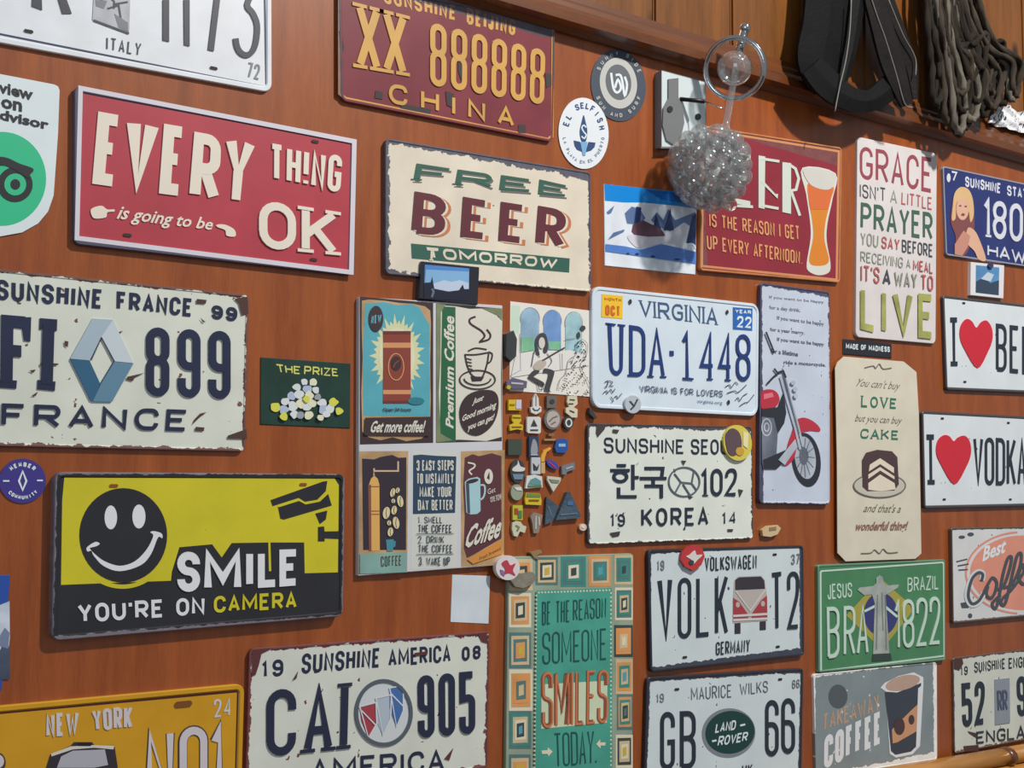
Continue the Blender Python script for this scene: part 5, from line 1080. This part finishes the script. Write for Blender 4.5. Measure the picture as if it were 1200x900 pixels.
# ---- black straps hanging over the moulding
def strap(name, pts, widths, hs, m, parent, th=.004, view=(920, 0, 4.286)):
    P = catmull([Vector((x, y, h*1000)) for (x, y), h in zip(pts, hs)], 6)
    Wd = catmull([Vector((w_, 0, 0)) for w_ in widths], 6)
    V = []; F = []
    for i, p in enumerate(P):
        a = P[max(i-1, 0)]; b = P[min(i+1, len(P)-1)]; t = Vector((b.x-a.x, b.y-a.y)).normalized(); nn = Vector((-t.y, t.x))*Wd[i].x/2
        h = p.z/1000; c = []
        for sg in (1, -1):
            q = U(view[0]+(p.x+nn.x*sg)/view[2], view[1]+(p.y+nn.y*sg)/view[2], h)-parent.location; c.append(q)
        mid = (c[0]+c[1])/2+Vector((0, -.003, 0))
        for q in (c[0], mid, c[1]): V.append(q+Vector((0, -th/2, 0)))
        for q in (c[1], mid, c[0]): V.append(q+Vector((0, th/2, 0)))
    for i in range(len(P)-1):
        for j in range(6): k = (j+1) % 6; F.append((i*6+j, i*6+k, i*6+6+k, i*6+6+j))
    F += [(5, 4, 3, 2, 1, 0), tuple(6*(len(P)-1)+j for j in range(6))]
    return mk(name, V, F, m, parent, smooth=False)
LEA = mat('black_leather', (16, 16, 18), .6, bump=.25, bscale=160, grain=.3, spec=.12); LEB = mat('worn_black_leather', (26, 22, 22), .6, bump=.4, bscale=120, grain=.4, spec=.15)
CORD = mat('grey_piping', (120, 118, 114), .6)
st = empty('hanging_strap', U(1000, -40, .075), 'black leather straps with pale piping hanging in front of the wooden moulding', 'strap')
strap('wide_strap', [(225, -420), (222, -100), (205, 120), (185, 300), (240, 430)], [200, 230, 235, 250, 200], [.040]*5, LEA, st)
strap('lower_loop', [(130, 330), (220, 430), (330, 500), (430, 505), (520, 440), (555, 380)], [120, 140, 120, 110, 120, 90], [.045, .047, .049, .049, .047, .045], LEA, st)
strap('middle_strap', [(385, -420), (375, -100), (355, 60), (325, 250), (270, 450)], [70, 75, 70, 60, 50], [.046]*5, LEA, st)
strap('right_strap', [(400, -420), (430, -100), (480, 120), (540, 330), (610, 530)], [90, 100, 105, 110, 60], [.051]*5, LEB, st)
strap('right_strap', [(420, -420), (470, -100), (560, 160), (630, 330), (650, 500)], [90, 90, 80, 60, 24], [.045]*5, LEB, st)
def vp(x, y, h, view=(920, 0, 4.286)): return U(view[0]+x/view[2], view[1]+y/view[2], h)
for pts in ([(332, 0), (325, 150), (305, 300), (275, 430), (250, 560)], [(428, -20), (465, 90), (505, 200), (560, 380), (600, 520), (640, 540)], [(520, 0), (590, 170), (640, 260), (657, 310), (655, 380)]):
    tubeobj('piping', catmull([vp(x, y, .0555) for x, y in pts], 5), .0011, CORD, st, sides=6)
tubeobj('peg', [U(1000, -70, 0.0), U(1000, -70, .065)], .006, W_TRIM, st, sides=12)
# ---- rope bundle
ROPES = [mat('rope_dark', (44, 38, 32), .85, bump=1, bscale=700, grain=.35, spec=.2), mat('rope_grey', (66, 58, 49), .85, bump=1, bscale=700, grain=.35, spec=.2), mat('rope_pale', (110, 104, 94), .85, bump=1, bscale=700, grain=.35, spec=.2)]
rp = empty('rope_bundle', U(1110, -40, .075), 'bundle of weathered grey twisted rope loops hanging at the top right', 'rope')
rb = random.Random(4)
loops = [(790, 560, 60, 0), (830, 620, 55, 1), (870, 660, 45, 2), (905, 640, 50, 1), (935, 600, 60, 2), (850, 540, 70, 0), (760, 520, 40, 0), (895, 560, 50, 0), (1000, 580, 55, 0), (1040, 540, 60, 1), (1090, 520, 55, 0), (1140, 500, 45, 2), (1160, 480, 30, 1), (1060, 480, 60, 1), (960, 510, 60, 0), (810, 480, 60, 0), (1010, 450, 70, 0), (880, 470, 80, 1), (800, 420, 50, 0), (930, 400, 60, 0), (1060, 380, 60, 0), (860, 360, 60, 0), (980, 340, 50, 0)]
for i, (bx, by, hw, ci) in enumerate(loops):
    hw *= .62
    f = (bx-760)/400; tx = 720+f*215; h = .040+.018*((i*7) % 5)/5
    L_ = [(tx-18, -420), (tx-20, -100), (tx-14+f*20, 60), (tx+(bx-tx)*.45-hw*.55, 240), (bx-hw, by-170), (bx-hw*.85, by-60), (bx-hw*.3, by-6), (bx+hw*.35, by-4), (bx+hw*.85, by-60), (bx+hw, by-170), (tx+(bx-tx)*.5+hw*.6, 220), (tx+30+f*20, 60), (tx+22, -100), (tx+20, -420)]
    hs = [h+rb.uniform(-.002, .002) for _ in L_]
    P = catmull([vp(x+rb.uniform(-4, 4), y, hh) for (x, y), hh in zip(L_, hs)], 9)
    tubeobj('rope_loop', P, .0050 if ci < 2 else .0052, ROPES[ci], rp, sides=9, lobes=3, twist=.75, lob=.22)
uvs('rope_knot', vp(850, -150, .050), .022, ROPES[0], rp, 16, (1, .7, 1.3))
tubeobj('peg', [U(1118, -60, 0.0), U(1118, -60, .065)], .006, W_TRIM, rp, sides=12)
strap('frayed_tail', [(850, 640), (862, 670), (880, 690)], [40, 26, 14], [.045]*3, ROPES[0], rp, th=.003)
# ---- white lace on the moulding ledge
lc = empty('lace_cloth', U(1190, 150, .03), 'crumpled white lace cloth on the moulding behind the rope loops', 'cloth')
V = []; F = []; nx, nz = 40, 12; rb = random.Random(2)
A = vp(1020, 618, .020); B = vp(1500, 751, .020)
for side_ in (0, 1):
    for i in range(nx+1):
        u = i/nx; base = A.lerp(B, u); hgt = mpx(26, A)*(min(1, u*7)**.7)*(1+.12*math.sin(i*1.9))
        for j in range(nz+1):
            v = j/nz; V.append(base+Vector((0, -.004*math.sin(i*1.3+v*3)+.0008*side_-.003*math.sin(j*1.1+i), hgt*v))-lc.location)
m1 = (nx+1)*(nz+1)
for i in range(nx):
    for j in range(nz):
        a = i*(nz+1)+j; F.append((a, a+1, a+nz+2, a+nz+1)); F.append((m1+a, m1+a+nz+1, m1+a+nz+2, m1+a+1))
LACE = mat('lace_white', (236, 238, 242), .7, wear=(1, 1, -1, .0, .60, (40, 44, 54)), bump=.5)
mk('sheet', V, F, LACE, lc, uvf=lambda c: (c.x*2.2, c.z*.9), smooth=True)
# ---- pine rail
def rail(x0, x1, zc, yc, r, name, m, parent, n=14):
    bm = bmesh.new(); V1 = []
    for x in (x0, x1): V1.append([bm.verts.new((x-parent.location.x, yc+r*math.cos(2*math.pi*i/n)-parent.location.y, zc+r*.8*math.sin(2*math.pi*i/n)-parent.location.z)) for i in range(n)])
    for i in range(n): bm.faces.new((V1[0][i], V1[0][(i+1) % n], V1[1][(i+1) % n], V1[1][i]))
    bm.faces.new(V1[0]); bm.faces.new(V1[1][::-1]); return from_bm(name, bm, m, parent, smooth=True)
p1, p2 = U(1030, 898, .035), U(1200, 870, .035); tl_ = math.atan2(p2.z-p1.z, p2.x-p1.x)
rl.rotation_euler = (0, -tl_, 0); zt = p1.z+(rl.location.x-p1.x)*math.tan(tl_)-.011; xr0 = U(925, 900, .035).x
rail(xr0, U(1184, 880, .035).x, zt-.010, D-.022, .017, 'rail', W_RAIL, rl)
rail(U(1184, 880, .035).x+.004, 3.5, zt-.010, D-.022, .017, 'rail', W_RAIL, rl)
rail(xr0, 3.5, zt-.040, D-.03, .022, 'lower_rail', W_RAIL, rl)
rail(U(1184, 880, .035).x-.004, U(1184, 880, .035).x+.010, zt-.010, D-.024, .0195, 'rail_knot', W_TRIM, rl)

# ------------------------------------------------------------ pins, badges and magnets
PV = (580, 440, 4.5)
def pin(name, label, cat, body, m, details=(), th=.003, h=.0008, view=PV, group='souvenir pins and magnets under the drawing'):
    xs = [p[0] for p in body]; ys = [p[1] for p in body]
    q = [(view[0]+x/view[2], view[1]+y/view[2]) for x, y in rect(min(xs), min(ys), max(xs), max(ys))]
    s = Sign(name, label, cat, q, h, view, group)
    s.poly('body', body, m, lift=.0, thick=th)
    for i, d in enumerate(details):
        nm, kind, pts, mm = d[:4]
        if kind == 'p': s.poly(nm, pts, mm, lift=th+.0001+.0002*i, thick=.0006)
        elif kind == 'l': s.line(nm, pts, d[4], mm, lift=th+.0001+.0002*i, thick=.0004)
        elif kind == 't': s.text(d[4], pts, mm, .2, lift=th+.0001+.0002*i)
    return s
c_ = lambda *a: mat('enamel_%d_%d_%d' % a, a, .35, coat=.3)
WHT = c_(216, 216, 214); DKG = c_(60, 64, 66); SIL = mat('pewter', (158, 156, 152), .35, metal=.7); YLW = c_(214, 186, 44); BLU = c_(40, 88, 160); NVY = c_(50, 66, 92)
pin('fridge_magnet', 'yellow and lilac block magnet, top left of the pin cluster', 'magnet', rect(64, 128, 132, 184), YLW, [('pale_block', 'p', rect(102, 130, 130, 176), c_(206, 198, 224)), ('stripe', 'p', rect(70, 150, 96, 158), c_(170, 130, 30))])
pin('feather_pin', 'white feather pin standing in a pale crescent', 'pin', [(208, 96), (222, 120), (224, 160), (236, 166), (238, 190), (210, 206), (184, 196), (178, 168), (192, 166), (192, 125)], WHT, [('dark_groove', 'l', [[(190, 172), (200, 184), (218, 184), (228, 172)]], DKG, 5), ('quill', 'l', [[(208, 105), (208, 160)]], c_(150, 150, 146), 4)])
pin('square_pin', 'grey square pin with a dark centre, directly below the drawing', 'pin', rect(266, 108, 318, 172), c_(108, 104, 98), [('centre', 'p', ell(292, 138, 13, 13, 12), DKG)])
pin('figure_magnet', 'cream zigzag figure magnet, tallest at the right of the cluster', 'magnet', [(376, 108), (424, 108), (428, 150), (408, 168), (428, 180), (426, 222), (398, 222), (366, 196), (366, 172), (384, 166), (372, 140)], c_(216, 208, 184), [('marking', 'l', [[(385, 128), (412, 130)], [(380, 150), (405, 150)], [(385, 185), (410, 196)]], DKG, 6)])
pin('bee_magnet', 'yellow bow-shaped magnet left of the white card pin', 'magnet', [(84, 208), (128, 208), (130, 240), (118, 254), (140, 262), (138, 290), (110, 284), (72, 292), (70, 262), (92, 252), (82, 236)], YLW, [('band', 'l', [[(86, 222), (126, 224)], [(80, 272), (132, 272)]], c_(120, 96, 40), 7)])
pin('card_magnet', 'white rounded card magnet with a dark sailboat', 'magnet', ell(197, 262, 37, 46, 4, 45, 405) and [(166, 218), (226, 218), (234, 226), (234, 300), (226, 307), (168, 304), (161, 296), (161, 226)], WHT, [('sail', 'p', [(196, 232), (214, 268), (180, 268)], DKG), ('caption', 'l', [[(178, 288), (218, 288)]], DKG, 7)])
pin('medallion', 'round silver medallion with a dark rim', 'medallion', ell(297, 232, 44, 54, 28), SIL, [('face', 'p', ell(297, 232, 35, 44, 26), c_(184, 176, 170)), ('relief', 'l', [[(275, 245), (295, 225), (320, 215)], [(285, 260), (310, 245)]], c_(120, 108, 100), 8)])
pin('ring_pin', 'small black ring pin with a white centre', 'pin', ell(380, 250, 26, 34, 22), DKG, [('ring', 'l', [ell(380, 250, 15, 20, 16)+[ell(380, 250, 15, 20, 16)[0]]], WHT, 7)])
pin('bar_pin', 'tiny brass bar pin above the yellow hook', 'pin', rect(252, 334, 312, 344), c_(176, 140, 96), [('upper_bar', 'p', rect(274, 306, 302, 320), c_(140, 110, 80))])
pin('square_magnet', 'plain dark green square magnet at the left of the cluster', 'magnet', rect(62, 336, 134, 420), mat('dark_olive_enamel', (62, 72, 60), .6))
pin('portrait_magnet', 'dark upright magnet with a pale grey figure', 'magnet', rect(172, 322, 222, 432), NVY, [('figure', 'p', [(196, 335), (212, 360), (214, 410), (180, 412), (184, 360)], c_(150, 156, 164)), ('base', 'p', rect(178, 414, 216, 422), c_(170, 176, 180))])
pin('hook_pin', 'curved yellow banana-like pin', 'pin', [(284, 378), (288, 388), (266, 404), (256, 430), (252, 458), (236, 458), (236, 425), (250, 395)], c_(224, 168, 66))
pin('cap_magnet', 'bright blue cap-shaped magnet', 'magnet', [(316, 338), (360, 332), (376, 345), (378, 392), (360, 408), (316, 406), (308, 380)], BLU, [('logo', 'p', rect(326, 360, 362, 376), c_(150, 190, 224))])
pin('oval_magnet', 'black oval magnet with a white swan shape', 'magnet', ell(112, 505, 38, 62, 26), DKG, [('swan', 'p', [(84, 490), (108, 470), (112, 448), (124, 478), (148, 488), (138, 505), (88, 505)], WHT), ('water', 'p', [(82, 520), (142, 520), (134, 548), (92, 548)], c_(110, 140, 164))])
pin('tile_magnet', 'small white tile magnet with a black mark', 'magnet', rect(184, 432, 232, 520), c_(196, 200, 206), [('mark', 'p', [(192, 462), (212, 485), (224, 466), (216, 500), (194, 500)], DKG)])
pin('corner_magnet', 'little sand coloured block magnet beside the white tile magnet', 'magnet', rect(236, 455, 256, 516), c_(206, 168, 120))
pin('candy_magnet', 'tilted blue and red oval magnet', 'magnet', ell(296, 470, 36, 18, 18, rot=35), c_(60, 74, 170), [('stripe', 'l', [[(276, 456), (312, 488)]], c_(196, 60, 60), 7)])
pin('steel_tag', 'grey steel tag magnet at the right of the cluster', 'magnet', [(344, 478), (412, 458), (414, 494), (372, 508), (368, 524), (346, 522)], c_(116, 124, 132), [('engraving', 'l', [[(365, 492), (402, 480)]], c_(176, 184, 190), 7)])
pin('house_magnet', 'white house-shaped magnet with a teal hill', 'magnet', [(160, 530), (200, 522), (240, 532), (244, 590), (152, 596)], WHT, [('hill', 'p', [(166, 572), (180, 548), (205, 538), (232, 556), (234, 576)], c_(96, 150, 154)), ('ground', 'p', rect(164, 578, 236, 588), c_(90, 130, 90))])
pin('pennant_magnet', 'white triangular pennant magnet pointing down', 'magnet', [(268, 530), (340, 538), (338, 556), (300, 614), (268, 552)], c_(206, 204, 190), [('band', 'p', [(276, 546), (332, 552), (324, 568), (290, 566)], c_(120, 140, 120))])
pin('globe_magnet', 'round pale green badge magnet with a white flash', 'magnet', ell(108, 616, 32, 42, 24), c_(150, 160, 140), [('flash', 'p', [(90, 590), (128, 588), (134, 608), (105, 605)], WHT)])
pin('taxi_magnet', 'yellow taxi magnet with a green roof', 'magnet', [(156, 618), (230, 624), (238, 660), (236, 684), (154, 680), (150, 650)], YLW, [('roof', 'p', [(160, 620), (228, 626), (230, 642), (156, 640)], c_(110, 140, 80)), ('window', 'p', rect(170, 654, 222, 662), c_(120, 96, 30))])
pin('crest_magnet', 'yellow shield magnet with a red panel', 'magnet', rect(86, 684, 138, 762), c_(190, 190, 60), [('red_panel', 'p', rect(94, 700, 112, 732), c_(170, 70, 50)), ('green_panel', 'p', rect(112, 712, 132, 752), c_(80, 130, 80))])
pin('crab_magnet', 'cream crab-shaped magnet, lowest at the left of the cluster', 'magnet', [(84, 778), (104, 766), (126, 770), (140, 790), (158, 796), (150, 830), (124, 822), (110, 850), (92, 846), (82, 810)], c_(206, 204, 176), [('spots', 'l', [[(100, 790), (118, 800), (108, 820)]], c_(120, 136, 100), 9)])
pin('statue_magnet', 'silver-brown statue magnet, bottom centre of the cluster', 'magnet', [(196, 722), (216, 726), (244, 736), (236, 770), (222, 830), (196, 832), (190, 780), (180, 745)], c_(142, 132, 120), [('highlight', 'l', [[(208, 740), (206, 810)], [(222, 745), (226, 790)]], c_(190, 184, 176), 8)])
MT = mat('blue_slate', (66, 84, 100), .5, grain=.3, bump=.5)
pin('mountain_magnet', 'large dark blue triangular mountain magnet', 'magnet', [(308, 762), (368, 616), (380, 612), (404, 660), (440, 736), (432, 752)], MT, [('logo', 'p', rect(366, 664, 396, 684), c_(70, 110, 160)), ('ridge', 'l', [[(330, 735), (420, 726)]], c_(100, 120, 134), 7)], th=.005)
pin('mountain_magnet', 'narrow dark blue peak magnet left of the large triangular one', 'magnet', [(256, 786), (264, 640), (290, 660), (330, 690), (296, 770)], MT, [('ridge', 'l', [[(272, 690), (290, 740)]], c_(100, 120, 134), 6)])
pin('round_pin', 'tiny pinkish white pin beside the KOREA plate corner', 'pin', ell(457, 800, 19, 19, 18), c_(220, 196, 180), [('centre', 'p', ell(455, 797, 8, 8, 12), c_(236, 226, 214))])
pin('dark_clip', 'small black pouch-shaped clip left of the drawing', 'clip', [(589, 392), (597, 388), (601, 398), (600, 418), (594, 424), (588, 418)], DKG, (), th=.008, view=(0, 0, 1), group=None)
pin('cluster_magnet', 'purple and grey lettered magnet over the lower left corner of the drawing', 'magnet', [(592, 447), (600, 443), (616, 447), (615, 455), (600, 456), (592, 453)], c_(104, 96, 120), [('letters', 'l', [[(597, 449), (611, 450)]], c_(190, 190, 200), 2), ('yellow_spot', 'p', ell(594, 454, 2.4, 2.4, 10), c_(196, 180, 40))], th=.003, h=.0022, view=(0, 0, 1), group=None)
pin('wall_nail', 'bent dark pin below the left corner of the VIRGINIA plate', 'pin', [(688, 478), (692, 482), (697, 490), (694, 491), (688, 485)], DKG, (), th=.005, view=(0, 0, 1), group=None)
# badges on the plates
pin('button_badge', 'round white button badge with a red pattern at the coffee board corner', 'badge', ell(591.5, 665, 14, 14.5, 28), c_(222, 214, 214), [('red_pattern', 'p', [(584, 660), (590, 656), (594, 662), (600, 660), (597, 668), (600, 674), (592, 671), (585, 674), (588, 667)], c_(186, 62, 80)), ('violet_pattern', 'p', [(582, 667), (586, 668), (587, 675), (583, 672)], c_(140, 110, 160))], th=.006, h=.006, view=(0, 0, 1), group=None)
pin('stone_magnet', 'grey stone heart magnet beside the button badge on the teal sign', 'magnet', [(592, 676), (600, 671), (609, 672), (620, 670), (626, 676), (620, 684), (610, 689), (600, 687)], mat('grey_stone', (122, 118, 106), .7, grain=.3, bump=.6), (), th=.006, h=.0058, view=(0, 0, 1), group=None)
pin('picture_hook', 'small brass hook above the teal sign', 'hook', [(618, 647), (630, 644), (632, 647), (626, 650), (627, 656), (622, 653)], c_(150, 124, 88), (), th=.006, view=(0, 0, 1), group=None)
pin('silver_badge', 'round silver badge with a scribbled mark at the bottom of the VIRGINIA plate', 'badge', ell(740, 474, 9.5, 10.5, 24), c_(186, 196, 206), [('mark', 'l', [[(736, 470), (741, 476), (737, 480)], [(745, 468), (741, 476)]], c_(70, 76, 84), 1.8)], th=.003, h=.0052, view=(0, 0, 1), group=None)
pin('round_badge', 'yellow and purple round badge covering the end of SEOUL', 'badge', ell(862, 519, 16.5, 21, 28, rot=-8), c_(216, 200, 84), [('purple_shape', 'p', [(847, 510), (855, 502), (864, 508), (866, 524), (858, 534), (850, 530)], c_(96, 76, 82)), ('pale_shape', 'p', [(868, 506), (874, 508), (873, 526), (868, 522)], c_(232, 226, 180)), ('orange_spot', 'p', ell(864, 529, 5, 5, 12), c_(206, 160, 60))], th=.004, h=.0042, view=(0, 0, 1), group=None)
pin('red_badge', 'red round badge with a white dove shape on the VOLK T2 plate', 'badge', [(797, 648), (802, 641), (812, 638), (821, 642), (824, 652), (820, 662), (811, 669), (801, 664), (796, 656)], c_(188, 56, 60), [('white_shape', 'p', [(806, 650), (812, 645), (814, 650), (821, 650), (815, 656), (810, 661), (808, 656), (802, 652)], c_(214, 214, 208)), ('dark_spot', 'p', ell(808, 659, 3, 3, 10), DKG)], th=.003, h=.0066, view=(0, 0, 1), group=None)
pin('car_magnet', 'cream car-shaped magnet to the right of the KOREA plate', 'magnet', [(890, 621), (897, 616), (908, 615), (912, 619), (908, 626), (900, 629), (891, 628)], c_(206, 184, 142), [('windows', 'p', [(898, 618), (906, 617), (906, 621), (898, 622)], c_(150, 120, 90))], th=.005, view=(0, 0, 1), group=None)
